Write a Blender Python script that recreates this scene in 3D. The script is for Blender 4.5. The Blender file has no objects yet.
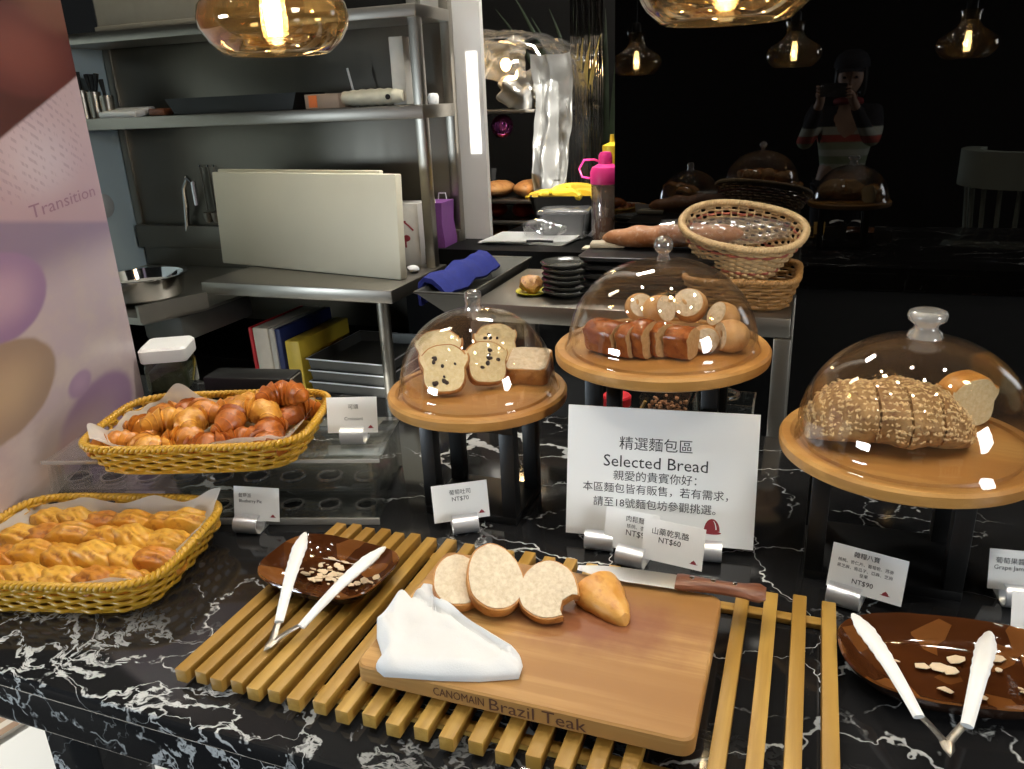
import bpy, bmesh, math, random
from math import sin, cos, pi, radians as R
from mathutils import Vector as V, Matrix as M, Euler, noise as mn

C = bpy.context.scene
COL = C.collection
rnd = random.Random(7)
T = 0.75                       # height of the marble table top
CAMZ = 1.35

# ---------------------------------------------------------------- camera
F_PX, PITCH, ROLL, YAW = 790.0, 19.8, 2.5, 21.0
_p, _r, _a = R(PITCH), R(ROLL), R(YAW)
_fw = V((-sin(_a)*cos(_p), cos(_a)*cos(_p), -sin(_p)))
_rt0 = V((cos(_a), sin(_a), 0))
_up0 = _rt0.cross(_fw)
_rt = _rt0*cos(_r) - _up0*sin(_r)
_up = _up0*cos(_r) + _rt0*sin(_r)
cam_data = bpy.data.cameras.new('camera')
cam = bpy.data.objects.new('camera', cam_data)
COL.objects.link(cam)
cam.matrix_world = M(((_rt.x, _up.x, -_fw.x, 0), (_rt.y, _up.y, -_fw.y, 0), (_rt.z, _up.z, -_fw.z, CAMZ), (0, 0, 0, 1)))
cam_data.sensor_width = 36
cam_data.lens = F_PX/1024*36
cam_data.clip_start = 0.02
C.camera = cam

def _ray(px, py):
    return _fw*F_PX + _rt*(px-512) - _up*(py-384.5)
def ON(px, py, z):             # where the line of sight meets the level z
    d = _ray(px, py); t = (z-CAMZ)/d.z
    return V((d.x*t, d.y*t, z))
def AT(px, py, y):             # where it meets the upright plane at depth y
    d = _ray(px, py); t = y/d.y
    return V((d.x*t, y, CAMZ+d.z*t))

# ---------------------------------------------------------------- world, exposure
w = bpy.data.worlds.new('world'); C.world = w; w.use_nodes = True
w.node_tree.nodes['Background'].inputs[0].default_value = (0.55, 0.7, 0.9, 1)
w.node_tree.nodes['Background'].inputs[1].default_value = 0.25
C.view_settings.view_transform = 'Standard'
C.view_settings.look = 'None'
C.view_settings.gamma = 1
C.view_settings.use_curve_mapping = False
C.view_settings.exposure = 0.0
C.cycles.transparent_max_bounces = 32
C.cycles.max_bounces = 10
C.cycles.glossy_bounces = 6
C.cycles.caustics_reflective = False
C.cycles.caustics_refractive = False
C.cycles.sample_clamp_indirect = 6
C.cycles.blur_glossy = 0.5

def light(name, kind, loc, energy, color=(1, 1, 1), target=None, **kw):
    d = bpy.data.lights.new(name, kind); d.energy = energy; d.color = color
    for k, v in kw.items(): setattr(d, k, v)
    o = bpy.data.objects.new(name, d); COL.objects.link(o); o.location = loc
    if target is not None:
        o.rotation_euler = (V(target)-V(loc)).to_track_quat('-Z', 'Y').to_euler()
    return o
SUN_DIR = V((-0.30, 0.60, -0.13)).normalized()
light('sun', 'SUN', (3, -6, 4), 9.0, (1, .96, .88), target=V((3, -6, 4))+SUN_DIR, angle=R(0.05))
light('window_sunbeam', 'SPOT', (-3.85, -2.2, 1.1), 2200, (1, .97, .90), target=(-1.45, 1.0, 0), spot_size=R(24), spot_blend=.3, shadow_soft_size=.05)  # added spot standing in for sunlight on the floor under the table
light('window_daylight_left', 'AREA', (-3.9, -2.3, 1.0), 150, (.78, .90, 1), target=(-.6, .6, .8), shape='RECTANGLE', size=1.4, size_y=.6)
light('window_daylight_right', 'AREA', (3.3, -.6, 1.7), 75, (.95, .98, 1), target=(0, -.2, 1.1), shape='RECTANGLE', size=.9, size_y=1.2)
light('passage_lamp', 'AREA', (-.72, 2.42, 2.55), 44, (1, .96, .88), target=(-1.1, 3.1, 1.1), shape='RECTANGLE', size=.5, size_y=.3)  # added fill light, unseen, brightens the trolley and the back counter
light('kitchen_lamp', 'AREA', (-1.9, 1.75, 2.75), 6, (1, .88, .68), target=(-1.8, 2.2, .9), shape='RECTANGLE', size=.6, size_y=.15)  # added dim fill for the kitchen, no fixture behind it

# ---------------------------------------------------------------- material helpers
class NT:
    def __init__(s, name):
        s.m = bpy.data.materials.new(name); s.m.use_nodes = True
        s.t = s.m.node_tree; s.n = s.t.nodes; s.b = s.n['Principled BSDF']; s.out = s.n['Material Output']
        s._co = None
    def new(s, ty, **kw):
        n = s.n.new(ty)
        for k, v in kw.items(): setattr(n, k, v)
        return n
    def put(s, sock, v):
        if isinstance(v, bpy.types.NodeSocket): s.t.links.new(v, sock)
        elif isinstance(v, (tuple, list)) and len(v) == 3 and sock.type == 'RGBA': sock.default_value = (*v, 1)
        else: sock.default_value = v
    def co(s):
        if s._co is None: s._co = s.new('ShaderNodeTexCoord').outputs['Object']
        return s._co
    def mapping(s, vec=None, loc=(0, 0, 0), rot=(0, 0, 0), scale=(1, 1, 1)):
        n = s.new('ShaderNodeMapping'); s.put(n.inputs[0], vec or s.co())
        n.inputs[1].default_value = loc; n.inputs[2].default_value = rot; n.inputs[3].default_value = scale
        return n.outputs[0]
    def noise(s, scale, vec=None, detail=4, rough=.55, col=False):
        n = s.new('ShaderNodeTexNoise'); s.put(n.inputs['Vector'], vec or s.co())
        n.inputs['Scale'].default_value = scale; n.inputs['Detail'].default_value = detail; n.inputs['Roughness'].default_value = rough
        return n.outputs['Color' if col else 'Fac']
    def voro(s, scale, vec=None, feature='F1', out='Distance'):
        n = s.new('ShaderNodeTexVoronoi', feature=feature); s.put(n.inputs['Vector'], vec or s.co()); n.inputs['Scale'].default_value = scale
        return n.outputs[out]
    def math(s, op, a, b=0.0, c=None):
        n = s.new('ShaderNodeMath', operation=op); s.put(n.inputs[0], a); s.put(n.inputs[1], b)
        if c is not None: s.put(n.inputs[2], c)
        return n.outputs[0]
    def vmath(s, op, a, b):
        n = s.new('ShaderNodeVectorMath', operation=op); s.put(n.inputs[0], a)
        if op == 'SCALE': n.inputs['Scale'].default_value = b
        else: s.put(n.inputs[1], b)
        return n.outputs['Value' if op == 'LENGTH' else 0]
    def rng(s, v, a, b, c=0.0, d=1.0, smooth=True):
        n = s.new('ShaderNodeMapRange', interpolation_type='SMOOTHSTEP' if smooth else 'LINEAR')
        s.put(n.inputs[0], v)
        for i, k in enumerate((a, b, c, d)): n.inputs[i+1].default_value = k
        return n.outputs[0]
    def mix(s, f, a, b, blend='MIX'):
        n = s.new('ShaderNodeMix', data_type='RGBA', blend_type=blend)
        s.put(n.inputs[0], f); s.put(n.inputs[6], a); s.put(n.inputs[7], b)
        return n.outputs[2]
    def sep(s, vec=None):
        n = s.new('ShaderNodeSeparateXYZ'); s.put(n.inputs[0], vec or s.co()); return n.outputs
    def bump(s, h, strength=.3, dist=.002):
        n = s.new('ShaderNodeBump'); n.inputs['Strength'].default_value = strength; n.inputs['Distance'].default_value = dist
        s.put(n.inputs['Height'], h); s.t.links.new(n.outputs[0], s.b.inputs['Normal'])
    def set(s, col=None, rough=None, metal=None, **kw):
        if col is not None: s.put(s.b.inputs['Base Color'], col)
        if rough is not None: s.put(s.b.inputs['Roughness'], rough)
        if metal is not None: s.put(s.b.inputs['Metallic'], metal)
        for k, v in kw.items(): s.put(s.b.inputs[k.replace('_', ' ')], v)
        return s

def plain(name, col, rough=.5, metal=0.0, var=.12, nscale=30, bump=0, bscale=200, **kw):
    t = NT(name)
    f = t.noise(nscale)
    dark = tuple(c*(1-var) for c in col); lite = tuple(min(1, c*(1+var)) for c in col)
    t.set(t.mix(f, dark, lite), rough, metal, **kw)
    if bump: t.bump(t.noise(bscale), bump)
    return t.m
def brushed(name, col, rough=.28, sc=(2, 2, 160)):
    t = NT(name); v = t.mapping(scale=sc); f = t.noise(1.0, v, 3)
    t.set(t.mix(f, tuple(c*.95 for c in col), tuple(min(1, c*1.05) for c in col)), t.rng(f, .2, .8, rough*.92, rough*1.08), 1.0)
    return t.m
def clear(name, tint=(1, 1, 1), refl=.06, edge=.55, rough=.02, diff=0.0, dcol=(1, 1, 1), power=3.0):
    """thin clear sheet: what is behind shows through, rim and lamps glint"""
    t = NT(name); t.n.remove(t.b)
    lw = t.new('ShaderNodeLayerWeight'); lw.inputs['Blend'].default_value = .5
    f = t.math('POWER', lw.outputs['Facing'], power)
    f = t.rng(f, 0, 1, refl, edge, False)
    tr = t.new('ShaderNodeBsdfTransparent'); tr.inputs[0].default_value = (*tint, 1)
    gl = t.new('ShaderNodeBsdfGlossy'); gl.inputs['Roughness'].default_value = rough; gl.inputs[0].default_value = (1, 1, 1, 1)
    base = tr.outputs[0]
    if diff:
        df = t.new('ShaderNodeBsdfTranslucent'); df.inputs[0].default_value = (*dcol, 1)
        d2 = t.new('ShaderNodeBsdfDiffuse'); d2.inputs[0].default_value = (*dcol, 1)
        ad = t.new('ShaderNodeMixShader'); ad.inputs[0].default_value = .5
        t.t.links.new(df.outputs[0], ad.inputs[1]); t.t.links.new(d2.outputs[0], ad.inputs[2])
        mx = t.new('ShaderNodeMixShader'); mx.inputs[0].default_value = diff
        t.t.links.new(tr.outputs[0], mx.inputs[1]); t.t.links.new(ad.outputs[0], mx.inputs[2]); base = mx.outputs[0]
    ms = t.new('ShaderNodeMixShader'); t.put(ms.inputs[0], f)
    t.t.links.new(base, ms.inputs[1]); t.t.links.new(gl.outputs[0], ms.inputs[2]); t.t.links.new(ms.outputs[0], t.out.inputs[0])
    return t.m
def glow(name, col, strength):
    t = NT(name); t.n.remove(t.b)
    e = t.new('ShaderNodeEmission'); e.inputs[0].default_value = (*col, 1); e.inputs[1].default_value = strength
    t.t.links.new(e.outputs[0], t.out.inputs[0]); return t.m

# ---------------------------------------------------------------- materials
def m_marble():
    t = NT('black_marble')
    wv = t.noise(3.0, None, 5, .6, True)
    v = t.vmath('ADD', t.co(), t.vmath('SCALE', t.vmath('SUBTRACT', wv, (.5, .5, .5)), .30))
    wv2 = t.noise(22.0, None, 4, .6, True)
    v = t.vmath('ADD', v, t.vmath('SCALE', t.vmath('SUBTRACT', wv2, (.5, .5, .5)), .035))
    vd = t.mapping(v, rot=(0, 0, R(35)), scale=(1, 2.0, 1))
    e1 = t.voro(3.1, vd, 'DISTANCE_TO_EDGE')
    wid = t.rng(t.noise(6, None, 3), .42, .72, .003, .030)
    l1 = t.math('SUBTRACT', 1.0, t.math('DIVIDE', e1, wid)); l1 = t.rng(l1, 0, .55)
    m1 = t.rng(t.noise(2.2, t.mapping(loc=(3.1, 1.7, 0)), 3), .40, .55)
    e2 = t.voro(9.0, v, 'DISTANCE_TO_EDGE'); l2 = t.rng(e2, .0, .022, 1, 0)
    m2 = t.rng(t.noise(3.6, t.mapping(loc=(7.3, 0.4, 2)), 4), .50, .62)
    sp = t.rng(t.noise(75, v, 3), .40, .62)
    l2 = t.math('MULTIPLY', t.math('MULTIPLY', l2, m2), sp)
    # heavier pale streaks toward the near left corner of the slab
    xyz = t.sep()
    near = t.math('MULTIPLY', t.rng(xyz[1], -.45, -.29, 1, 0), t.rng(xyz[0], -.35, -.05, 1, .25))
    e3 = t.math('ABSOLUTE', t.math('SUBTRACT', t.noise(5.5, t.mapping(v, scale=(1, 2.4, 1)), 5, .62), .5))
    l3 = t.math('MULTIPLY', t.rng(e3, .003, .020, 1, 0), near)
    f = t.math('MAXIMUM', t.math('MULTIPLY', l1, m1), t.math('MAXIMUM', l2, l3))
    cloud = t.mix(t.noise(5), (.006, .006, .007), (.022, .022, .022))
    t.set(t.mix(t.math('MULTIPLY', f, .9), cloud, (.62, .63, .62)), .09, 0, IOR=1.5)
    return t.m
def m_wood(name, a, b, c=None, axis=0, sc=60, rough=.42, strip=0, bump=.08):
    t = NT(name)
    s = [sc, sc, sc]; s[axis] = sc*.045
    v = t.mapping(scale=tuple(s))
    g = t.noise(1.0, v, 5, .6)
    s2 = [9, 9, 9]; s2[axis] = .7
    g2 = t.noise(1.0, t.mapping(scale=tuple(s2)), 3)
    col = t.mix(t.rng(g, .40, .60), a, b)
    if c is not None: col = t.mix(t.rng(g2, .4, .65), col, c)
    if strip:
        ax = 1 if axis == 0 else 0
        n = t.new('ShaderNodeTexWhiteNoise', noise_dimensions='1D')
        t.put(n.inputs['W'], t.math('FLOOR', t.math('MULTIPLY', t.sep()[ax], strip)))
        col = t.mix(t.math('MULTIPLY', n.outputs['Value'], .35), col, tuple(x*.55 for x in a))
    t.set(col, rough); t.bump(g, bump)
    return t, col
MARBLE = m_marble()
t, col = m_wood('teak_board', (.37, .195, .055), (.53, .31, .105), (.30, .14, .036), 0, 75, .5)
# the worn, bread-stained reddish middle of the board
d = t.vmath('LENGTH', t.mapping(loc=(-.35, -.35, 0), scale=(1/.15, 1/.07, 0)), (0, 0, 0))
d = t.math('ADD', d, t.math('MULTIPLY', t.noise(25), .8))
st = t.math('MULTIPLY', t.rng(d, .6, 1.45, 1, 0), .85)
t.set(t.mix(st, col, (.20, .055, .022)))
TEAK = t.m
BAMBOO = m_wood('bamboo_slat', (.36, .20, .036), (.48, .29, .062), (.30, .16, .026), 1, 70, .45)[0].m
BAMBOOX = m_wood('bamboo_rail', (.34, .19, .034), (.46, .27, .058), None, 0, 70, .45)[0].m
ROUNDW = m_wood('rubberwood_disc', (.43, .22, .058), (.55, .30, .090), (.37, .17, .042), 0, 40, .38, strip=26)[0].m
HANDLEW = m_wood('rosewood_handle', (.13, .045, .022), (.21, .08, .04), None, 0, 120, .4)[0].m
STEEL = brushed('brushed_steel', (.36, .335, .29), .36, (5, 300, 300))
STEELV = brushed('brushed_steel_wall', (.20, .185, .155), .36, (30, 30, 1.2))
CHROME = plain('chrome', (.75, .75, .75), .09, 1.0, .05)
ALU = plain('satin_aluminium', (.72, .74, .76), .38, .75, .03, 60)
BLACKM = plain('black_painted_metal', (.006, .006, .006), .4, 0, .2)
BLACKP = plain('black_plastic', (.004, .004, .0045), .4, 0, .2)
MATTE = plain('matte_black_panel', (.003, .003, .003), .6, 0, .2, Specular_IOR_Level=.08)
WHITEP = plain('white_plastic', (.80, .80, .78), .35, 0, .03, 20)
CREAMP = plain('cream_polyethylene', (.70, .665, .52), .5, 0, .05, 6)
CARD = plain('card_paper', (.88, .88, .855), .55, 0, .02, 8)
INK = plain('grey_ink', (.035, .035, .035), .7, 0, .1)
REDINK = plain('red_ink', (.28, .03, .04), .6, 0, .15)
LINEN = plain('white_linen', (.66, .67, .675), .85, 0, .03, 60, .2, 700)
PAPER = clear('parchment_paper', (.9, .88, .84), .02, .15, .4, .72, (.80, .77, .72))
ACRYL = clear('clear_acrylic', (.95, .96, .95), .06, .7, .02, .010, (.75, .8, .78), 2.6)
DOME = clear('clear_dome_plastic', (.97, .96, .95), .045, .62, .015, .005, (.9, .85, .8), 3.0)
KNOBM = clear('clear_knob_plastic', (.90, .88, .86), .14, .9, .03, .12, (.8, .78, .75), 1.5)
FROST = clear('frosted_knob', (.85, .84, .82), .10, .8, .12, .45, (.75, .74, .71), 1.5)
AMBER = clear('amber_glass', (.90, .80, .62), .07, .72, .03, .014, (.70, .54, .34), 2.0)
PLASTICBAG = clear('clear_film', (.95, .95, .95), .12, .7, .12, .08, (.9, .9, .9), 1.5)
COVER = clear('trolley_film', (.80, .80, .78), .16, .85, .10, .30, (.75, .75, .73), 1.4)
SILVERF = plain('silver_film', (.60, .60, .58), .28, .7, .08, 14, .5, 26)
def m_wicker(name, a, b, rough=.5):
    t = NT(name); f = t.noise(90); t.set(t.mix(f, a, b), rough); t.bump(t.noise(400), .2, .001); return t.m
WICKY = m_wicker('yellow_wicker', (.40, .20, .012), (.60, .35, .030), .38)
WICKN = m_wicker('natural_wicker', (.40, .25, .10), (.62, .44, .23))
WICKB = m_wicker('brown_wicker', (.24, .11, .03), (.40, .21, .06))
WICKR = m_wicker('red_wicker', (.32, .07, .04), (.42, .12, .07))
def m_crust(name, a, b, c, sc=28, rough=.35, layers=True):
    t = NT(name)
    f = t.noise(sc, None, 4); g = t.noise(sc*3.2, t.mapping(loc=(5, 2, 1)), 3)
    col = t.mix(t.rng(f, .35, .65), a, b); col = t.mix(t.rng(g, .5, .75), col, c)
    t.set(col, rough)
    h = t.math('ADD', t.noise(130), t.math('MULTIPLY', f, .6)); t.bump(h, .35, .003)
    return t.m
def m_croissant(name, a, b, c):
    """baked crescent: the rolled turns show as darker crests and paler grooves round its own bend"""
    t = NT(name); xyz = t.sep()
    an = t.math('ABSOLUTE', t.math('ARCTAN2', xyz[0], t.math('ADD', xyz[1], .0275)))
    fr = t.math('FRACT', t.math('ADD', t.math('MULTIPLY', an, 3.6/1.13), .15))
    f = t.noise(28); g = t.noise(85, t.mapping(loc=(5, 2, 1)), 3)
    col = t.mix(t.rng(f, .35, .65), a, b); col = t.mix(t.rng(g, .5, .75), col, c)
    col = t.mix(t.math('MULTIPLY', t.rng(fr, .25, .0), .75), col, c)
    col = t.mix(t.math('MULTIPLY', t.rng(fr, .80, 1.0), .6), col, tuple(min(1, q*1.5) for q in b))
    t.set(col, .32); t.bump(t.math('ADD', t.noise(130), t.math('MULTIPLY', f, .6)), .35, .003)
    return t.m
CROI = [m_croissant('croissant_crust', (.44, .135, .014), (.60, .25, .032), (.22, .05, .006)),
        m_croissant('croissant_crust_deep', (.31, .075, .009), (.45, .135, .018), (.14, .028, .004)),
        m_croissant('croissant_crust_pale', (.54, .22, .026), (.72, .38, .07), (.34, .10, .010))]
PUFF = [m_crust('puff_pastry', (.48, .20, .018), (.63, .32, .038), (.27, .08, .008), 30),
        m_crust('puff_pastry_pale', (.58, .28, .03), (.70, .40, .06), (.36, .13, .012), 30),
        m_crust('puff_pastry_deep', (.40, .13, .012), (.55, .23, .025), (.22, .055, .006), 30)]
def m_crumb(name, a, b):
    t = NT(name); n = t.noise(160, None, 4, .7); v = t.voro(150)
    t.set(t.mix(t.rng(n, .3, .7), a, b), .85); t.bump(t.math('ADD', n, v), .5, .0015); return t.m
CRUMBY = m_crumb('yellow_crumb', (.74, .60, .32), (.84, .73, .46))
CRUMBW = m_crumb('white_crumb', (.58, .47, .32), (.73, .63, .47))
CRUMBB = m_crumb('brown_crumb', (.42, .24, .09), (.54, .34, .15))
CRUST = m_crust('bread_crust', (.42, .17, .035), (.55, .27, .075), (.30, .10, .02), 20, .5)
CRUSTG = m_crust('glazed_crust', (.25, .065, .012), (.40, .13, .028), (.15, .034, .008), 24, .14)
CRUSTL = m_crust('light_crust', (.52, .27, .09), (.62, .37, .15), (.42, .18, .045), 25, .5)
CRUSTGOLD = m_crust('golden_crust', (.60, .27, .05), (.70, .38, .10), (.46, .17, .03), 20, .35)
SEEDL = m_crust('seeded_crust', (.30, .155, .05), (.42, .25, .09), (.20, .09, .03), 40, .6)
OAT = plain('oat_flake', (.74, .53, .26), .7, 0, .35, 300)
RAISIN = plain('raisin', (.035, .02, .015), .4, 0, .3)
def m_glaze():
    t = NT('brown_glaze'); f = t.noise(14, None, 3); v = t.voro(34, None, 'F1', 'Color'); g = t.sep(v)[0]
    t.set(t.mix(t.rng(g, .6, .9), t.mix(f, (.040, .013, .005), (.085, .026, .007)), (.19, .070, .018)), .07); t.bump(t.noise(30), .12, .004); return t.m  # paler cells are reflections painted into the glaze colour
GLAZE = m_glaze()
GLAZE_D = plain('dark_stoneware', (.03, .014, .008), .25, 0, .3)
ALMOND = plain('almond_flake', (.72, .58, .40), .6, 0, .1)

# ---------------------------------------------------------------- geometry helpers
def box(bm, c, s, bev=0.0, rot=None, mi=0, seg=2):
    b = bmesh.new(); bmesh.ops.create_cube(b, size=1)
    bmesh.ops.scale(b, vec=V(s), verts=b.verts)
    if bev: bmesh.ops.bevel(b, geom=list(b.edges), offset=min(bev, min(s)*.49), segments=seg, affect='EDGES', profile=.5)
    mt = M.Translation(V(c))
    if rot is not None: mt = mt @ (Euler(rot).to_matrix().to_4x4() if not isinstance(rot, M) else rot)
    return join(bm, b, mt, mi)
def join(bm, b, mt=None, mi=0):
    if mt is not None: bmesh.ops.transform(b, matrix=mt, verts=b.verts)
    idx = {}
    for v_ in b.verts: idx[v_] = bm.verts.new(v_.co)
    for f in b.faces:
        try:
            nf = bm.faces.new([idx[v_] for v_ in f.verts]); nf.material_index = mi if mi >= 0 else f.material_index
        except ValueError: pass
    b.free(); return bm
def tube(bm, pts, r, n=8, closed=False, mi=0, sq=None):
    pts = [V(p) for p in pts]; N = len(pts)
    rs = r if isinstance(r, (list, tuple)) else [r]*N
    tang = []
    for i in range(N):
        a = pts[(i-1) % N] if closed or i > 0 else pts[0]
        b = pts[(i+1) % N] if closed or i < N-1 else pts[-1]
        d = (b-a); tang.append(d.normalized() if d.length > 1e-9 else V((0, 0, 1)))
    ref = V((0, 0, 1)) if abs(tang[0].z) < .9 else V((1, 0, 0))
    nrm = (ref - tang[0]*ref.dot(tang[0])).normalized()
    rings = []
    for i in range(N):
        nrm = (nrm - tang[i]*nrm.dot(tang[i]))
        nrm = nrm.normalized() if nrm.length > 1e-6 else tang[i].orthogonal().normalized()
        bn = tang[i].cross(nrm)
        k1, k2 = (1, 1) if sq is None else sq
        rings.append([bm.verts.new(pts[i]+(nrm*cos(2*pi*j/n)*k1+bn*sin(2*pi*j/n)*k2)*rs[i]) for j in range(n)])
    for i in range(N if closed else N-1):
        a, b = rings[i], rings[(i+1) % N]
        for j in range(n):
            f = bm.faces.new((a[j], a[(j+1) % n], b[(j+1) % n], b[j])); f.material_index = mi
    if not closed:
        for rg, fl in ((rings[0], True), (rings[-1], False)):
            f = bm.faces.new(rg[::-1] if fl else rg); f.material_index = mi
    return bm
def lathe(bm, prof, n=48, mi=0, c=(0, 0, 0), closed=False):
    rings = []
    for r, z in prof:
        if r < 1e-6: rings.append([bm.verts.new((c[0], c[1], c[2]+z))])
        else: rings.append([bm.verts.new((c[0]+r*cos(2*pi*j/n), c[1]+r*sin(2*pi*j/n), c[2]+z)) for j in range(n)])
    m = len(rings)
    for i in range(m if closed else m-1):
        a, b = rings[i], rings[(i+1) % m]
        for j in range(n):
            k = (j+1) % n
            if len(a) == 1 and len(b) == 1: continue
            if len(a) == 1: f = bm.faces.new((a[0], b[k], b[j]))
            elif len(b) == 1: f = bm.faces.new((a[j], a[k], b[0]))
            else: f = bm.faces.new((a[j], a[k], b[k], b[j]))
            f.material_index = mi
    return bm
def loft(bm, rings, closed=True, caps=True, mi=0, capmi=None):
    vr = [[bm.verts.new(p) for p in rg] for rg in rings]; n = len(vr[0])
    for a, b in zip(vr, vr[1:]):
        for j in range(n if closed else n-1):
            k = (j+1) % n
            f = bm.faces.new((a[j], a[k], b[k], b[j])); f.material_index = mi
    if caps:
        cm = mi if capmi is None else capmi
        f = bm.faces.new(vr[0][::-1]); f.material_index = cm
        f = bm.faces.new(vr[-1]); f.material_index = cm
    return bm
def surf(bm, fn, nu, nv, mi=0):
    g = [[bm.verts.new(fn(i/nu, j/nv)) for j in range(nv+1)] for i in range(nu+1)]
    for i in range(nu):
        for j in range(nv):
            f = bm.faces.new((g[i][j], g[i+1][j], g[i+1][j+1], g[i][j+1])); f.material_index = mi
    return bm
def ball(bm, c, s, sub=3, amp=0, fr=20, rot=None, mi=0, seed=0):
    b = bmesh.new(); bmesh.ops.create_icosphere(b, subdivisions=sub, radius=1)
    for v_ in b.verts:
        p = V((v_.co.x*s[0], v_.co.y*s[1], v_.co.z*s[2]))
        if amp: p *= 1+amp*mn.noise(p*fr+V((seed*3.1, seed*1.7, 0)))
        v_.co = p
    mt = M.Translation(V(c))
    if rot is not None: mt = mt @ Euler(rot).to_matrix().to_4x4()
    return join(bm, b, mt, mi)
def superell(a, b, n=5, N=160, even=True):
    raw = []
    for i in range(N*8):
        t_ = 2*pi*i/(N*8); cx, sx = cos(t_), sin(t_)
        raw.append(V((a*math.copysign(abs(cx)**(2/n), cx), b*math.copysign(abs(sx)**(2/n), sx))))
    L = [0]
    for p, q in zip(raw, raw[1:]+raw[:1]): L.append(L[-1]+(q-p).length)
    out, k = [], 0
    for i in range(N):
        s_ = L[-1]*i/N
        while L[k+1] < s_: k += 1
        out.append(raw[k].lerp(raw[(k+1) % len(raw)], (s_-L[k])/max(1e-9, L[k+1]-L[k])))
    return out

def obj(name, bm, mats, parent=None, loc=(0, 0, 0), rot=(0, 0, 0), smooth=35, world=False, label=None):
    """link one mesh; world=True: the shape was laid out in room coordinates"""
    me = bpy.data.meshes.new(name)
    bmesh.ops.recalc_face_normals(bm, faces=bm.faces)
    bm.to_mesh(me); bm.free()
    for m_ in (mats if isinstance(mats, (list, tuple)) else [mats]): me.materials.append(m_)
    if smooth:
        me.polygons.foreach_set('use_smooth', [True]*len(me.polygons))
        me.set_sharp_from_angle(angle=R(smooth))
    o = bpy.data.objects.new(name, me); COL.objects.link(o)
    if parent is not None:
        o.parent = parent
        if world:
            mw = M.Translation(parent.location) @ parent.rotation_euler.to_matrix().to_4x4()
            p = parent
            if p.parent is not None: mw = (M.Translation(p.parent.location) @ p.parent.rotation_euler.to_matrix().to_4x4()) @ mw
            me.transform(mw.inverted())
    o.location = loc; o.rotation_euler = rot
    if world and parent is None:
        cs = [V(c) for c in o.bound_box]; lo = V((sum(c.x for c in cs)/8, sum(c.y for c in cs)/8, min(c.z for c in cs)))
        me.transform(M.Translation(-lo)); o.location = lo
    if label: o['label'] = label
    return o
def thing(name, label, cat, loc=(0, 0, 0), rot=(0, 0, 0), group=None):
    o = bpy.data.objects.new(name, None); o.empty_display_size = .05; COL.objects.link(o)
    o.location = loc; o.rotation_euler = rot if isinstance(rot, (tuple, list, Euler)) else (0, 0, rot)
    return tag(o, label, cat, group)
def tag(o, label, cat, group=None, kind=None):
    o['label'] = label; o['category'] = cat
    if group: o['group'] = group
    if kind: o['kind'] = kind
    return o
def struct(name, bm, mat, world=False, smooth=35):
    o = obj(name, bm, mat, smooth=smooth); o['kind'] = 'structure'; return o
def kids(o): return [c for c in COL.objects if c.parent == o]
def dup(root, loc, rot, label, group=None):
    r = root.copy(); COL.objects.link(r); r.location = loc; r.rotation_euler = rot; r['label'] = label
    if group: r['group'] = group
    for ch in list(root.children):
        c = ch.copy(); COL.objects.link(c); c.parent = r
        for g in list(ch.children):
            d_ = g.copy(); COL.objects.link(d_); d_.parent = c
    return r
def lettering(name, rows, mat, parent, M0, w=None):
    """rows: (text, centre x, centre z, width or None, letter height or None, turn); printed in the local x,z plane of M0"""
    bm = bmesh.new()
    for body, cx, cz, wd, ht, turn in rows:
        cu = bpy.data.curves.new('lettering', 'FONT'); cu.body = body; cu.size = 1; cu.resolution_u = 2
        to = bpy.data.objects.new('lettering', cu); COL.objects.link(to)
        dg = bpy.context.evaluated_depsgraph_get()
        me = bpy.data.meshes.new_from_object(to.evaluated_get(dg))
        bpy.data.objects.remove(to); bpy.data.curves.remove(cu)
        if not len(me.vertices): continue
        xs = [v_.co.x for v_ in me.vertices]; ys = [v_.co.y for v_ in me.vertices]
        W0, H0 = max(xs)-min(xs), max(ys)-min(ys); mx, my = (max(xs)+min(xs))/2, (max(ys)+min(ys))/2
        sx = wd/W0 if wd else ht/H0; sz = ht/H0 if ht else sx
        b = bmesh.new(); b.from_mesh(me); bpy.data.meshes.remove(me)
        for v_ in b.verts:
            x, z = (v_.co.x-mx)*sx, (v_.co.y-my)*sz
            v_.co = V((cx+x*cos(turn)-z*sin(turn), 0, cz+x*sin(turn)+z*cos(turn)))
        join(bm, b)
    bmesh.ops.transform(bm, matrix=M0, verts=bm.verts)
    return obj(name, bm, mat, parent, smooth=0)

# ================================================================ the room
DARKWALL = plain('dark_wall', (.008, .0075, .007), .7, 0, .2, 3, Specular_IOR_Level=.2)
DARKFRONT = plain('dark_floor_tile', (.008, .0075, .007), .9, 0, .2, 3, Specular_IOR_Level=.05)  # unseen dark stretch, added so the apron mirrors no bright floor
WHITEWALL = plain('white_wall', (.62, .60, .57), .6, 0, .04, 4)
PALEWALL = plain('pale_blue_wall', (.56, .70, .75), .45, 0, .05, 5)  # pale blue tint stands in for cool daylight on this wall
FLOORM = plain('pale_floor_tile', (.72, .70, .66), .3, 0, .05, 3)
t_ = NT('black_glass'); t_.set((.0012, .0010, .0009), .012, 0, IOR=1.62); GLASSB = t_.m
def slab(name, x0, x1, y0, y1, z0, z1, mat):
    bm = bmesh.new(); box(bm, ((x0+x1)/2, (y0+y1)/2, (z0+z1)/2), (x1-x0, y1-y0, z1-z0)); return struct(name, bm, mat, smooth=0)
bm = bmesh.new(); box(bm, (-.35, 2.625, -.05), (7.9, 4.35, .1)); box(bm, (-.35, -1.475, -.05), (7.9, 3.85, .1), mi=1)
struct('floor', bm, [FLOORM, DARKFRONT], smooth=0)
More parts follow.
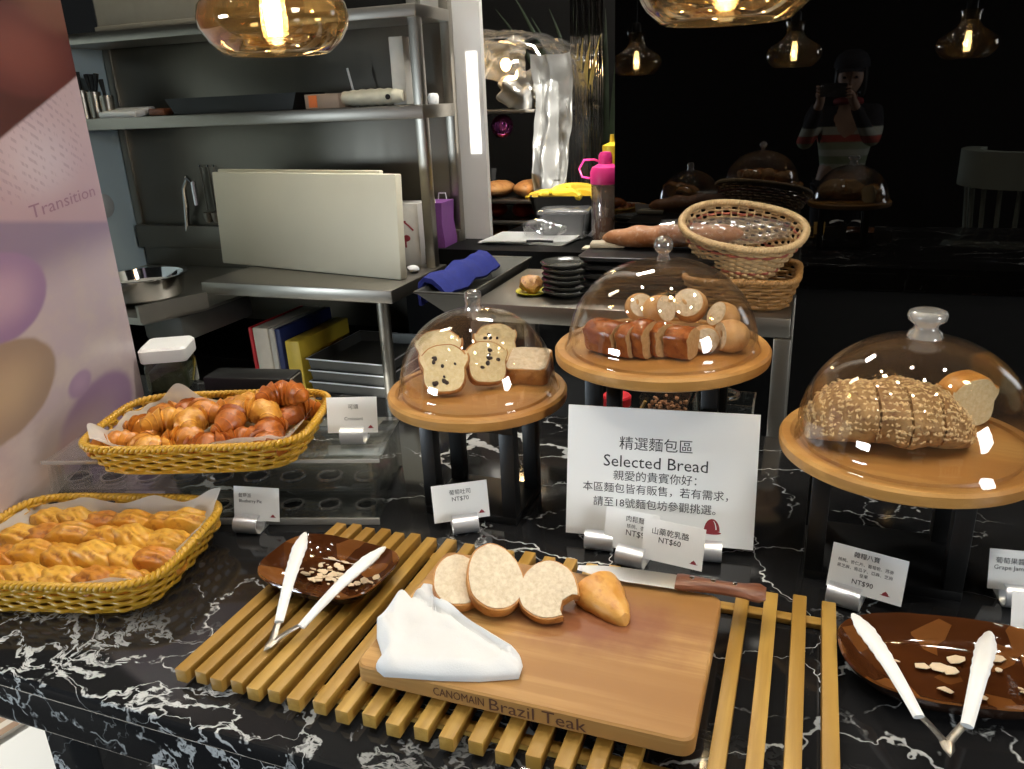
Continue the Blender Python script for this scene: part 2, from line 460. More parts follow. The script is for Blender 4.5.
slab('ceiling', -4.2, 3.6, -3.4, 4.8, 2.9, 3.0, DARKWALL)
bm = bmesh.new()                      # the left wall with its two window openings
for y0, y1, z0, z1 in ((-3.4, -3.1, 0, 2.9), (-3.1, -1.7, 0, .70), (-3.1, -1.7, 1.25, 2.9), (-1.7, 4.8, 0, 2.9)):
    box(bm, (-4.01, (y0+y1)/2, (z0+z1)/2), (.02, y1-y0, z1-z0))
struct('wall_left', bm, DARKWALL, smooth=0)
for n_, (y0, y1, z0, z1) in enumerate(((-3.1, -1.7, .70, 1.25),)):
    bm = bmesh.new(); k = .02
    box(bm, (-4.05, y0+k/2, (z0+z1)/2), (.05, k, z1-z0)); box(bm, (-4.05, y1-k/2, (z0+z1)/2), (.05, k, z1-z0))
    box(bm, (-4.05, (y0+y1)/2, z0+k/2), (.05, y1-y0-2*k, k)); box(bm, (-4.05, (y0+y1)/2, z1-k/2), (.05, y1-y0-2*k, k))
    struct('window_%d' % (n_+1), bm, BLACKM, smooth=0)
slab('wall_right', 3.4, 3.6, -3.4, 4.8, 0, 2.9, DARKWALL)
SX = (1.785, 1.797, 1.808, 1.850, 2.06, 2.21)   # unseen slits high in the front wall, added to shape the sun patches
bm = bmesh.new()
for x0, x1, z0, z1 in ((-4, SX[0], 0, 2.9), (SX[0], SX[1], 0, 2.43), (SX[1], SX[1]+.013, 0, 2.43), (SX[2], 3.4, 0, 2.21), (SX[2], SX[3], 2.21, 2.43), (SX[3], SX[4], 2.21, 2.9), (SX[4], SX[5], 2.21, 2.32), (SX[5], 3.4, 2.21, 2.9), (SX[0], SX[5], 2.76, 2.9)):
    box(bm, ((x0+x1)/2, -3.21, (z0+z1)/2), (x1-x0, .02, z1-z0))
struct('wall_front', bm, DARKWALL, smooth=0)
for n_, (x0, x1, z0, z1) in enumerate(((SX[0], SX[3], 2.20, 2.76), (SX[4], SX[5], 2.32, 2.76))):
    bm = bmesh.new(); k = .012
    for c_, s_ in (((x0-k/2, (z0+z1)/2), (k, z1-z0)), ((x1+k/2, (z0+z1)/2), (k, z1-z0)), (((x0+x1)/2, z0-k/2), (x1-x0+2*k, k)), (((x0+x1)/2, z1+k/2), (x1-x0+2*k, k))):
        box(bm, (c_[0], -3.235, c_[1]), (s_[0], .03, s_[1]))
    struct('window_%d' % (n_+2), bm, BLACKM, smooth=0)  # frames added round the slits that shape the sun patches
slab('wall_far', -2.1, 3.4, 4.6, 4.8, 0, 2.9, DARKWALL)
slab('wall_kitchen', -4, -1.255, 2.58, 2.62, 0, 2.9, DARKWALL)
slab('wall_pillar', -1.27, -1.035, 2.55, 2.575, 0, 2.9, WHITEWALL)
slab('wall_passage', -2.2, -2.1, 2.8, 4.8, 0, 2.9, DARKWALL)
slab('wall_kitchen_side', -2.66, -2.56, -.15, 2.62, 0, 1.615, PALEWALL)  # near stretch lengthened to keep left window light off the kitchen
slab('wall_back', -.515, 3.4, 2.2, 2.28, .846, 2.9, GLASSB)
slab('wall_back_lower', -.50, 3.4, 2.212, 2.28, 0, .842, MATTE)
slab('trim_1', -1.27, -.45, 2.34, 2.545, 0, .90, MATTE)

# ---------------------------------------------------------------- ceiling downlights
SPOTM = glow('lamp_disc', (1, .93, .82), 60)
first = None
spots = [(-1.5, .15), (-.8, .25), (-.1, .1), (.6, .25), (-1.15, .8), (-.45, .75), (.25, .8), (.95, .75), (-.8, 1.45), (.0, 1.4), (.75, 1.45), (-1.8, -.6), (.3, -.7)]
where = ['over the left end', 'over the pastry baskets', 'over the cutting board', 'over the right dish', 'over the poster', 'over the left cake stand', 'over the right cake stand', 'over the far right end', 'behind the left cake stand', 'behind the middle cake stand', 'behind the right cake stand', 'by the left window', 'above the photographer']
for i, (x, y) in enumerate(spots):
    lb = 'small round white recessed ceiling downlight '+where[i]
    if first is None:
        first = thing('ceiling_downlight', lb, 'lamp', (x, y, 2.9), 0, 'recessed ceiling downlights')
        bm = bmesh.new(); lathe(bm, [(.045, 0), (.062, 0), (.064, -.004), (.058, -.010), (.045, -.006)], 32, closed=True); obj('trim_ring', bm, ALU, first)
        bm = bmesh.new(); lathe(bm, [(0, -.004), (.036, -.004), (.036, -.001), (0, -.001)], 24); obj('lamp_disc', bm, SPOTM, first)
    else: dup(first, (x, y, 2.9), (0, 0, 0), lb)
    light('downlight_beam', 'SPOT', (x, y, 2.885), 19 if i < 11 else 10, (1, .94, .84), target=(x, y+.001, 0), spot_size=R(95), spot_blend=.6, shadow_soft_size=.03)

# ================================================================ the marble table
tbl = thing('buffet_table', 'long black marble buffet table with white veins holding all the bread', 'table', (-.2, .95, 0))
bm = bmesh.new(); box(bm, (-.15, .95, T-.0125), (2.9, .92, .025), .006); obj('table_top', bm, MARBLE, tbl, world=True)
bm = bmesh.new()
box(bm, (-.15, .507, .6965), (2.86, .022, .057), .002); box(bm, (-.15, 1.393, .6965), (2.86, .022, .057), .002)
box(bm, (-1.568, .95, .6965), (.022, .86, .057), .002); box(bm, (1.268, .95, .6965), (.022, .86, .057), .002)
obj('apron', bm, MARBLE, tbl, world=True)
for x, y in ((-.80, .555), (.85, .555), (-.80, 1.34), (.85, 1.34)):
    bm = bmesh.new(); box(bm, (x, y, .336), (.088, .07, .668), .003); obj('leg', bm, MARBLE, tbl, world=True)

# ================================================================ kitchen bench, sink, shelf unit
bn = thing('kitchen_bench', 'stainless steel kitchen workbench at the back left with raised backsplash', 'workbench', (-1.8, 2.3, 0))
BX1 = -1.11
bm = bmesh.new()
box(bm, ((BX1-1.79)/2, 2.23, .83), (1.79+BX1, .54, .04), .004)
obj('worktop', bm, STEEL, bn, world=True)
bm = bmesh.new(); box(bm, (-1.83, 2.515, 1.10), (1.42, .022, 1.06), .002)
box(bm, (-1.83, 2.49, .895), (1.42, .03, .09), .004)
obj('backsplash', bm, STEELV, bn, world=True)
bm = bmesh.new()                                    # lower sink deck with a rim and a slanting cheek
loft(bm, [[V(p) for p in ((-2.54, 1.74, z), (-1.83, 1.74, z), (-1.76, 1.93, z), (-1.76, 2.50, z), (-2.54, 2.50, z))] for z in (.766, .775)])
box(bm, (-2.185, 1.742, .782), (.71, .016, .014)); box(bm, (-1.795, 1.835, .80), (.016, .22, .05), rot=(0, 0, R(-20)))
obj('sink_deck', bm, STEEL, bn, world=True)
DULL = plain('dull_aluminium', (.10, .10, .092), .5, .7, .1)
bm = bmesh.new(); box(bm, (-1.87, 2.02, .722), (.16, .34, .085), .015); obj('sink_basin', bm, DULL, bn, world=True)
for x, y in ((-1.16, 1.99), (-1.16, 2.47), (-2.5, 1.79), (-2.5, 2.47)):
    bm = bmesh.new(); tube(bm, [(x, y, 0), (x, y, .81 if x > -2 else .74)], .019, 14); obj('leg', bm, STEEL, bn, world=True)
bm = bmesh.new(); box(bm, (-1.83, 2.515, .40), (1.40, .012, .66)); box(bm, (-2.53, 2.12, .37), (.012, .76, .72)); obj('dark_back_panel', bm, MATTE, bn, world=True)  # added black sheets standing in for the shade under the bench
bm = bmesh.new(); box(bm, (-1.83, 2.23, .40), (1.38, .44, .03), .004); obj('undershelf', bm, DULL, bn, world=True)
tp = None
bm = bmesh.new(); tube(bm, [AT(188, 240, 2.49), AT(186, 205, 2.47), AT(184, 188, 2.45), AT(187, 178, 2.43), AT(193, 182, 2.42), AT(197, 205, 2.42)], .010, 10); obj('tap', bm, CHROME, bn, world=True)

sh = thing('wall_shelf_unit', 'two tier stainless steel shelf unit standing on the kitchen bench', 'shelf', (-1.8, 2.38, .85))
for x in (-1.135, -2.535):
    for y in (2.29, 2.512):
        bm = bmesh.new(); box(bm, (x, y, 1.32), (.034, .034, .94), .005); obj('post', bm, STEEL, sh, world=True)
bm = bmesh.new(); box(bm, (-1.835, 2.38, 1.328), (1.44, .235, .04), .004); obj('middle_shelf', bm, STEEL, sh, world=True)
bm = bmesh.new(); box(bm, (-1.835, 2.38, 1.607), (1.44, .235, .035), .004); obj('top_shelf', bm, STEEL, sh, world=True)
bm = bmesh.new(); box(bm, (-1.132, 2.40, 1.732), (.03, .20, .04), .004); box(bm, (-1.80, 2.512, 1.775), (1.30, .03, .03), .004); obj('top_rail', bm, STEEL, sh, world=True)
# ---- things on the shelves
bm = bmesh.new(); z0 = 1.6252
p0, p1 = AT(100, 20, 2.33), AT(196, 10, 2.33)
box(bm, (-1.93, 2.39, z0+.085), (.84, .18, .165), .008); box(bm, (-1.93, 2.385, z0+.010), (.85, .19, .016), .004)
tag(obj('storage_box', bm, plain('beige_box', (.30, .28, .23), .5), world=True), 'long beige storage box on the left of the top kitchen shelf', 'box')
SZ = 1.3485
for i, (px, h) in enumerate(((86, .13), (98, .12), (110, .10))):
    c = AT(px, 116, 2.33); k = thing('utensil_pot', ['left steel utensil pot by the poster with dark handles', 'middle shiny steel utensil pot with fanned dark handles', 'right steel utensil pot with one black handle'][i], 'pot', (c.x, 2.33, SZ), 0, 'utensil pots on the kitchen shelf')
    bm = bmesh.new(); lathe(bm, [(0, 0), (.022, 0), (.024, h*.75), (.022, h*.75), (.020, .004), (0, .004)], 24); obj('pot', bm, STEEL, k)
    for q in range((2, 3, 1)[i]):
        bm = bmesh.new(); a = (q-1)*.35+.1*i
        tube(bm, [(0, 0, .01), (sin(a)*.03, 0, h*.7), (sin(a)*.07, 0, h+.03)], [.004, .005, .009], 8); obj('utensil', bm, BLACKP, k)
c = AT(125, 112, 2.32); bm = bmesh.new(); box(bm, (0, 0, .014), (.17, .10, .024), .006, rot=(R(9), 0, 0)); box(bm, (0, -.042, .010), (.17, .012, .018), .004)
tag(obj('tray', bm, WHITEP, loc=(c.x, 2.33, SZ+.0005)), 'white plastic tray beside the utensil pots', 'tray')
c = AT(160, 106, 2.33); bm = bmesh.new(); box(bm, (0, 0, .012), (.07, .05, .024), .006)
tag(obj('wooden_block', bm, HANDLEW, loc=(c.x, 2.33, SZ)), 'small brown wooden block left of the black pan', 'block')
# long black pan, sloping ends
c0, c1 = AT(178, 98, 2.34).x, AT(308, 98, 2.34).x
bm = bmesh.new(); hw = (c1-c0)/2
loft(bm, [[V((-hw*k, -.085*k, z)), V((hw*k, -.085*k, z)), V((hw*k, .085*k, z)), V((-hw*k, .085*k, z))] for k, z in ((.90, 0), (1.0, .052), (.985, .052), (.89, .005))])
tag(obj('roasting_pan', bm, BLACKM, loc=((c0+c1)/2, 2.36, SZ)), 'long black roasting pan on the middle kitchen shelf', 'pan')
c = AT(325, 100, 2.30); k = thing('food_box', 'small orange and white carton on the kitchen shelf', 'box', (c.x, 2.32, SZ))
bm = bmesh.new(); box(bm, (0, 0, .022), (.125, .08, .044), .002); obj('carton', bm, plain('carton_grey', (.32, .24, .18), .6), k)
bm = bmesh.new(); box(bm, (-.032, -.041, .022), (.03, .002, .036)); obj('label', bm, plain('orange_print', (.70, .16, .02), .5), k)
c = AT(370, 98, 2.30)
bm = bmesh.new(); n = 26
tube(bm, [(-.11+.22*i/n, 0, .026) for i in range(n+1)], [.018+.007*max(0, sin(pi*i/n))**.5+.0015*sin(i*1.7) for i in range(n+1)], 16, sq=(1, 1.5))
k = tag(obj('rolled_cloth', bm, CREAMP, loc=(c.x, 2.325, SZ+.001)), 'rolled cream cloth lying on the kitchen shelf', 'cloth')
bm = bmesh.new(); tube(bm, [(.062, -.022, .024), (.070, -.039, .025)], .008, 12); obj('roll_core', bm, BLACKP, k)
c = AT(352, 92, 2.4); bm = bmesh.new(); tube(bm, [(0, 0, 0), (-.025, 0, .12)], .004, 8)
tag(obj('straw', bm, WHITEP, loc=(c.x+.01, 2.41, SZ)), 'thin white stick leaning behind the rolled cloth', 'stick')
c = AT(401, 100, 2.32); bm = bmesh.new(); box(bm, (0, 0, .098), (.048, .07, .195), .003)
tag(obj('carton', bm, plain('white_carton', (.62, .60, .54), .6), loc=(c.x, 2.35, SZ)), 'tall narrow white carton at the right of the kitchen shelf', 'box')
c = AT(432, 96, 2.40); bm = bmesh.new(); lathe(bm, [(0, 0), (.016, 0), (.018, .02), (.014, .03), (0, .032)], 20)
tag(obj('cup', bm, WHITEP, loc=(-1.135+.0, 2.38, SZ)), 'tiny white cup between the right shelf posts', 'cup')

# ---- on the bench
PURP = plain('purple_paper', (.16, .045, .20), .45, 0, .2)
def slant_board(name, label, x0, y0, x1, y1, h, th, lean, mat, off=0.0):
    d = V((x1-x0, y1-y0, 0)); L = d.length
    bm = bmesh.new(); box(bm, (0, 0, h/2), (L, th, h), .004)
    return tag(obj(name, bm, mat, loc=((x0+x1)/2, (y0+y1)/2, .8505), rot=(R(-lean), 0, math.atan2(d.y, d.x))), label, 'cutting board')
a, b = ON(230, 256, .85), ON(410, 272, .85)
slant_board('plastic_cutting_board', 'large cream plastic cutting board standing on the kitchen bench, in front', a.x+.075, 2.25, b.x+.035, 2.10, .31, .03, 3, CREAMP)
slant_board('plastic_cutting_board', 'cream plastic cutting board mostly hidden behind the large one', a.x+.045, 2.31, b.x-.06, 2.17, .315, .02, 3, CREAMP)
k = thing('gift_box', 'white cardboard box with red ribbon drawings beside the cutting boards', 'box', (-1.235, 2.345, .85), R(4))
bm = bmesh.new(); box(bm, (0, 0, .10), (.10, .09, .20), .003); obj('box_body', bm, plain('white_board', (.66, .64, .60), .5), k)
bm = bmesh.new()
for pts in (((-.01, .15), (.015, .13), (.03, .115)), ((-.015, .135), (.005, .145)), ((.0, .06), (.0, .085), (.008, .10))):
    tube(bm, [(x, -.0455, z) for x, z in pts], .003, 6)
ball(bm, (.004, -.0455, .09), (.014, .0015, .011), 2)
obj('printed_ribbon', bm, REDINK, k)
k = thing('paper_bag', 'purple paper bag at the right end of the kitchen bench', 'bag', (-1.165, 2.415, .85), R(3))
bm = bmesh.new(); loft(bm, [[V((-.038*w_+x, -.055*w_, z)), V((.038*w_+x, -.055*w_, z)), V((.038*w_+x, .055*w_, z)), V((-.038*w_+x, .055*w_, z))] for w_, z, x in ((1, 0, 0), (1.02, .07, .003), (.97, .13, -.003), (1.0, .195, 0))]); obj('bag_body', bm, PURP, k)
for s in (-1, 1):
    bm = bmesh.new(); tube(bm, [(-.015, s*.05, .193), (-.012, s*.05, .215), (.012, s*.05, .215), (.015, s*.05, .193)], .002, 6); obj('bag_handle', bm, WHITEP, k)
c = ON(408, 262, .85); bm = bmesh.new(); ball(bm, (0, 0, .012), (.022, .016, .012), 3, .2, 60)
tag(obj('napkin', bm, LINEN, loc=(-1.16, 2.20, .85)), 'small crumpled white napkin at the foot of the white gift box', 'napkin')
c = V((-2.03, 1.97, .7755)); k = thing('mixing_bowl', 'round steel mixing bowl on the sink deck beside the poster', 'bowl', c)
bm = bmesh.new(); lathe(bm, [(0, 0), (.085, 0), (.115, .02), (.128, .085), (.138, .088), (.138, .090), (.125, .088), (.111, .022), (.08, .004), (0, .004)], 48); obj('bowl_body', bm, CHROME, k)
bm = bmesh.new(); lathe(bm, [(0, .055), (.116, .055), (.116, .052), (0, .052)], 40); obj('water', bm, plain('milky_water', (.45, .44, .40), .1), k)
for i, px in enumerate((203, 211, 217)):
    c = AT(px, 185, 2.49); k = thing('ladle', ['long handled steel ladle hanging left of three by the tap', 'middle of three ladles hanging by the tap', 'right ladle of three, next to the cream cutting board'][i], 'ladle', (c.x, 2.492, .95))
    bm = bmesh.new(); tube(bm, [(0, 0, .05), (0, 0, .17), (0, -.004, .21)], .004, 8); obj('handle', bm, STEEL, k)
    bm = bmesh.new(); lathe(bm, [(0, 0), (.012, .004), (.018, .02), (.019, .04), (.017, .04), (.015, .02), (0, .005)], 20); obj('ladle_cup', bm, STEEL, k)
    bm = bmesh.new(); tube(bm, [(0, .012, .21), (0, -.004, .215), (0, -.004, .205)], .003, 6); obj('hook', bm, CHROME, k)
c = V((-2.545, 2.30, 1.0)); bm = bmesh.new(); lathe(bm, [(0, 0), (.045, 0), (.045, .008), (.02, .018), (0, .018)], 28)
k = obj('utility_plate', bm, plain('wall_plate', (.55, .58, .58), .35), loc=(-2.559, 2.36, 1.03), rot=(0, R(90), 0)); tag(k, 'round pale plate on the blue kitchen side wall', 'wall plate')

# ---- under the bench: boards in a rack and trays
ux = [(-1.672, .012, (.50, .02, .025), 'red'), (-1.632, .058, (.58, .53, .45), 'white'), (-1.588, .020, (.50, .48, .43), 'grey white'), (-1.564, .022, (.010, .018, .09), 'navy blue'), (-1.515, .055, (.55, .40, .04), 'yellow')]
for i, (x, th, col, nm) in enumerate(ux):
    bm = bmesh.new(); h = .272 if i < 4 else .235; box(bm, (0, 0, h/2), (th, .30, h), .004)
    tag(obj('upright_cutting_board', bm, plain(nm.replace(' ', '_')+'_board', col, .45), loc=(x-.01, 2.18, .4155), rot=(0, R(-1.5), 0)), nm+' cutting board standing upright under the kitchen bench', 'cutting board', 'coloured boards under the bench')
pr = None
for i in range(5):
    z = .4155+.038*i
    if pr is None:
        pr = thing('sheet_tray', 'aluminium baking tray under the bench, bottom of the stack', 'tray', (-1.322, 2.17, z), R(1), 'baking trays stacked under the bench')
        bm = bmesh.new(); loft(bm, [[V(p) for p in ((-.14*k, -.16*k, zz), (.14*k, -.16*k, zz), (.14*k, .16*k, zz), (-.14*k, .16*k, zz))] for k, zz in ((.97, 0), (1.0, .034), (1.02, .036), (1.02, .037), (.985, .037), (.955, .004))]); obj('tray_body', bm, DULL, pr)
        bm = bmesh.new(); tube(bm, [(x, y, .0355) for x, y in ((-.143, -.163), (.143, -.163), (.143, .163), (-.143, .163))], .0026, 6, True); obj('rolled_rim', bm, ALU, pr)
    else: dup(pr, (-1.322+.003*(i % 2), 2.17, z), (0, 0, R(1-i*.4)), 'aluminium baking tray under the bench, '+['second from the bottom', 'third from the bottom', 'fourth from the bottom', 'topmost of the stack'][i-1])

# ================================================================ slatted trivet, teak board
SL0, SLH = T+.0005, .024
xs = []
x = -.612
for k in range(6): xs.append(x); x += .0240
x += .003
for k in range(13): xs.append(x); x += .0292
xs = [v for v in xs if v < -.062] + [-.040, -.0075, .0250, .0575]
tv = thing('slatted_trivet', 'long trivet of yellow bamboo slats spread under the cutting board', 'trivet', (-.28, .70, T))
for i, x in enumerate(xs):
    bm = bmesh.new(); ln = .335; box(bm, (x, .7020+.004*(i % 2), SL0+.0152), (.0155, ln, .0165), .0012); obj('slat', bm, BAMBOO, tv, world=True)
for y in (.572, .850):
    bm = bmesh.new(); box(bm, (-.2773, y, SL0+.0038), (.688, .015, .0072), .001); obj('rail', bm, BAMBOOX, tv, world=True)
BB = SL0+.0238                                           # underside of the board
cb = thing('cutting_board', 'thick teak cutting board with branded front edge under the sliced bread', 'cutting board', (-.2335, .683, BB))
bm = bmesh.new()
W2, D2, H = .174, .115, .031
def rr(w, d, r, z, y0=0):
    return [V((cx+r*cos(a), y0+cy+r*sin(a), z)) for (cx, cy, a0) in ((w-r, d-r, 0), (-w+r, d-r, 90), (-w+r, -d+r, 180), (w-r, -d+r, 270)) for a in [R(a0+k*15) for k in range(7)]]
loft(bm, [rr(W2-.016, D2-.012, .012, 0), rr(W2-.004, D2-.003, .012, .0085), rr(W2, D2, .013, .012), rr(W2, D2, .013, H-.002), rr(W2-.002, D2-.002, .012, H)])
obj('board', bm, TEAK, cb, smooth=30)
BURN = plain('burned_lettering', (.085, .030, .012), .8, 0, .2)
lettering('lettering', [('CANOMAIN', -.056, .0212, .055, .0098, 0), ('Brazil Teak', .026, .0208, .098, .0138, 0)], BURN, cb, M.Translation((0, -D2-.0004, 0)))
BT = BB+H                                                # its top

# ================================================================ bread
def slice_outline(kind, w, h, n=44):
    pts = []
    for i in range(n):
        a = 2*pi*i/n-pi/2; c, s = cos(a), sin(a)
        if kind == 'loaf':       # flat foot, straight cheeks, mushroom crown
            p = 3.4; x = math.copysign(abs(c)**(2/p), c)*w/2; z = (math.copysign(abs(s)**(2/p), s)+1)*h/2
            if z > h*.55: x *= 1.0+.13*sin((z/h-.55)/.45*pi)
            else: x *= .93
            if z > h*.8: z -= .10*h*(abs(x)/(w/2))**2
        elif kind == 'square':
            p = 7; x = math.copysign(abs(c)**(2/p), c)*w/2; z = (math.copysign(abs(s)**(2/p), s)+1)*h/2
        else:                    # oval farmhouse slice, flatter below
            x = c*w/2*(1-.06*s); z = (s*(1.0 if s > 0 else .86)+.86)/1.86*h
        pts.append((x, z))
    return pts
def bread_slice(name, label, kind, w, h, th, loc, rot, crust, crumb, group=None, raisins=0, seed=1, mind=None):
    """slice standing on its foot; x across, z up, y through"""
    t = thing(name, label, 'bread', loc, rot, group); out = slice_outline(kind, w, h, 110 if mind else 44)
    if mind: out = [mind(x, z) for x, z in out]
    cz = h*.5
    def ring(k, y):
        return [V((x*k*(1+.035*mn.noise(V((x*60, z*60, seed)))), y+.0006*mn.noise(V((x*150, z*150, seed))), cz+(z-cz)*k*(1+.035*mn.noise(V((z*60, x*60, seed)))))) for x, z in out]
    bm = bmesh.new(); e = .0022
    loft(bm, [ring(.93, -th/2+.0004), ring(.985, -th/2+e*.3), ring(1.0, -th/2+e), ring(1.008, 0), ring(1.0, th/2-e), ring(.985, th/2-e*.3), ring(.93, th/2-.0004)])
    obj('crust', bm, crust, t)
    bm = bmesh.new()
    def cap(y):
        rg = [[p for p in ring(k, y)] for k in (.935, .7, .45, .2)]
        for j, rgs in enumerate(rg):
            for p in rgs: p.y += .0011*mn.noise(V((p.x*220, p.z*220, seed*2+y*100)))
        return rg
    f = cap(-th/2-.0008); b = cap(th/2+.0008)
    loft(bm, f[::-1]+b)
    obj('crumb', bm, crumb, t)
    rg = random.Random(seed)
    for q in range(raisins):
        x = rg.uniform(-.32, .32)*w; z = h*.5+rg.uniform(-.34, .34)*h; s = rg.uniform(.0019, .0036)
        bm = bmesh.new(); ball(bm, (x, -th/2-.0012, z), (s*1.3, s*.6, s), 2, .3, 200, (0, rg.uniform(0, 3), 0), 0, q); obj('raisin', bm, RAISIN, t)
    return t
def face_to_cam(p, extra=0): return math.atan2(-p[0], p[1])+R(extra)

# three slices and a heel on the board
def bite(x, z):
    d = math.hypot(x-.031, z-.014)
    return (.031+(x-.031)/d*.0165, .014+(z-.014)/d*.0165) if d < .0165 else (x, z)
a = ON(459, 612, BT); b = ON(500, 618, BT); c = ON(549, 624, BT)
bread_slice('bread_slice', 'smallest oval white bread slice on the teak board, next to the napkin', 'oval', .060, .066, .018, a+V((.008, -.004, .0085)), (R(-60), 0, R(34)), CRUST, CRUMBW, 'sliced white loaf on the board', 0, 3)
bread_slice('bread_slice', 'largest oval white bread slice, middle of three on the teak board', 'oval', .065, .084, .020, b+V((.006, -.004, .0095)), (R(-58), 0, R(36)), CRUST, CRUMBW, 'sliced white loaf on the board', 0, 5)
bread_slice('bread_slice', 'oval white bread slice with a bitten corner, right of three on the board', 'oval', .069, .074, .013, c+V((0, -.006, .0063)), (R(-62), 0, R(14)), CRUST, CRUMBW, 'sliced white loaf on the board', 0, 8, bite)
a = ON(612, 612, BT)
bm = bmesh.new()
def heel(u, v):
    # pointed end of a loaf: broad at the back, tapering toward the near right corner
    t_ = u; ang = 2*pi*v
    rx = .030*(1-t_)**.55+.0005; rz = .023*(1-t_*.8)**.6*(1 if t_ < .999 else .02)
    if t_ > .999: rx = .0003
    s = sin(ang)
    return V((t_*.062+0, cos(ang)*rx*(1+.12*mn.noise(V((u*5, v*4, 2)))), max(.0, rz*.45+s*rz*(1+.15*mn.noise(V((u*7, cos(ang)*2, 5)))))))
surf(bm, lambda u, v: heel(u, v), 18, 28)
bmesh.ops.remove_doubles(bm, verts=bm.verts, dist=1e-5)
bmesh.ops.holes_fill(bm, edges=[e for e in bm.edges if e.is_boundary], sides=60)
tag(obj('bread_heel', bm, CRUSTGOLD, loc=(a.x-.024, a.y+.022, BT+.0005), rot=(0, 0, R(-44))), 'golden pointed bread heel in front of the knife on the teak board', 'bread')

# knife along the back edge
a, b, c = ON(570, 572, BT+.006), ON(676, 583, BT+.006), ON(766, 593, BT+.010)
kn = thing('bread_knife', 'bread knife with brown riveted wooden handle at the back of the board', 'knife', (b.x, b.y, BT))
ang = math.atan2(c.y-b.y, c.x-b.x)
kn.rotation_euler = (0, 0, ang); L1 = (c-b).length; L0 = (b-a).length-.008
bm = bmesh.new()
loft(bm, [[V((x, -w_, .0062)), V((x, w_, .0056+.0018)), V((x, w_, .0074+.0018)), V((x, -w_+.001, .0066))] for x, w_ in ((-L0, .003), (-L0+.03, .010), (-L0*.5, .0125), (.004, .0125), (.015, .009))])
obj('blade', bm, plain('knife_steel', (.40, .40, .39), .36, .9, .04), kn)
bm = bmesh.new(); n = 14
loft(bm, [[V((L1*i/n, (w_:=.0115+.0025*cos(i/n*2*pi)+(.002 if i > n-3 else 0)-(.005 if i == n else 0))*cos(q*pi/6), .0085+(.0075 if 0 < i < n else .005)*sin(q*pi/6))) for q in range(12)] for i in range(n+1)])
obj('handle', bm, HANDLEW, kn, label='brown wooden handle')
for q in (.18, .42, .66):
    bm = bmesh.new(); lathe(bm, [(0, .0022), (.0028, .0016), (.003, 0), (0, 0)], 14, c=(L1*q, 0, .0153)); obj('rivet', bm, CHROME, kn)

# folded napkin
pts = [(401, 593), (409, 605), (414, 598), (424, 590), (436, 591), (440, 605), (470, 627), (500, 647), (521, 660), (523, 668), (520, 677), (480, 680), (440, 679), (400, 676), (383, 675), (376, 669), (383, 660), (377, 640), (377, 622), (386, 612)]
P2 = [ON(x, y, BT+.004) for x, y in pts]
dense = []
for i, p in enumerate(P2):
    q = P2[(i+1) % len(P2)]
    for k in range(5): dense.append(p.lerp(q, k/5))
cx = sum(p.x for p in dense)/len(dense); cy = sum(p.y for p in dense)/len(dense)
la, lb = ON(414, 600, BT), ON(522, 668, BT)              # the long fold runs here
ld = (lb-la).normalized(); lnrm = V((-ld.y, ld.x, 0))
le, lf_ = ON(399, 600, BT), ON(392, 668, BT)
def nap_h(x, y, k):
    s = (V((x, y, 0))-V((la.x, la.y, 0))).dot(lnrm); u = (V((x, y, 0))-V((la.x, la.y, 0))).dot(ld)
    edge = min(1, (1-k)/.16)**.5
    h = .006+.011*edge
    h += .006*edge*math.exp(-((s-.001)/.0035)**2)-.004*edge*math.exp(-((s+.006)/.003)**2)
    h += .004*edge*math.exp(-((s-.012)/.004)**2)
    h += .004*edge*mn.noise(V((x*28, y*40, 3)))+.0018*edge*sin((x*.8+y)*150+3*mn.noise(V((x*15, y*15, 1))))*math.exp(-((u-.03)/.05)**2)
    e = (V((x, y, 0))-V((le.x, le.y, 0))).cross((lf_-le).normalized()).z
    h += .004*edge*math.exp(-((e-.0)/.006)**2)
    return BT+h
bm = bmesh.new(); rings = []
for k in (1.0, .985, .95, .90, .84, .77, .69, .60, .50, .40, .30, .20, .10, .03):
    rings.append([V((cx+(p.x-cx)*k, cy+(p.y-cy)*k, nap_h(cx+(p.x-cx)*k, cy+(p.y-cy)*k, k))) for p in dense])
low = [[V((cx+(p.x-cx)*k, cy+(p.y-cy)*k, BT+.0006)) for p in dense] for k in (.3, .985)]
loft(bm, low+rings)
for f in bm.faces: pass
tag(obj('folded_napkin', bm, LINEN, world=True, smooth=60), 'white linen napkin folded to a point at the front left of the teak board', 'napkin')

# ================================================================ cake stands: black frame, wooden disc, clear dome
def stand(label, x, y, w_, d_, h, rz=0):
    t = thing('display_stand', label, 'stand', (x, y, T), R(rz), 'black frame stands under the wooden discs')
    for sx in (-1, 1):
        for sy in (-1, 1):
            bm = bmesh.new(); box(bm, (sx*(w_/2-.011), sy*(d_/2-.011), h/2), (.022, .022, h-.024), .001); obj('leg', bm, BLACKM, t)
    bm = bmesh.new(); box(bm, (0, 0, h-.006), (w_, d_, .012), .001); obj('top_plate', bm, BLACKM, t)
    bm = bmesh.new(); box(bm, (0, 0, .0065), (w_, d_, .012), .001); obj('foot_plate', bm, BLACKM, t)
def disc(label, x, y, z, r, rz):
    bm = bmesh.new(); th = .020; g = r*.87
    lathe(bm, [(0, 0), (r-.006, 0), (r-.001, .003), (r, .008), (r, th-.004), (r-.003, th), (g+.006, th), (g+.004, th-.0035), (g-.004, th-.0035), (g-.006, th), (0, th)], 96)
    return tag(obj('wooden_disc', bm, ROUNDW, loc=(x, y, z), rot=(0, 0, R(rz))), label, 'serving board', 'round wooden boards')
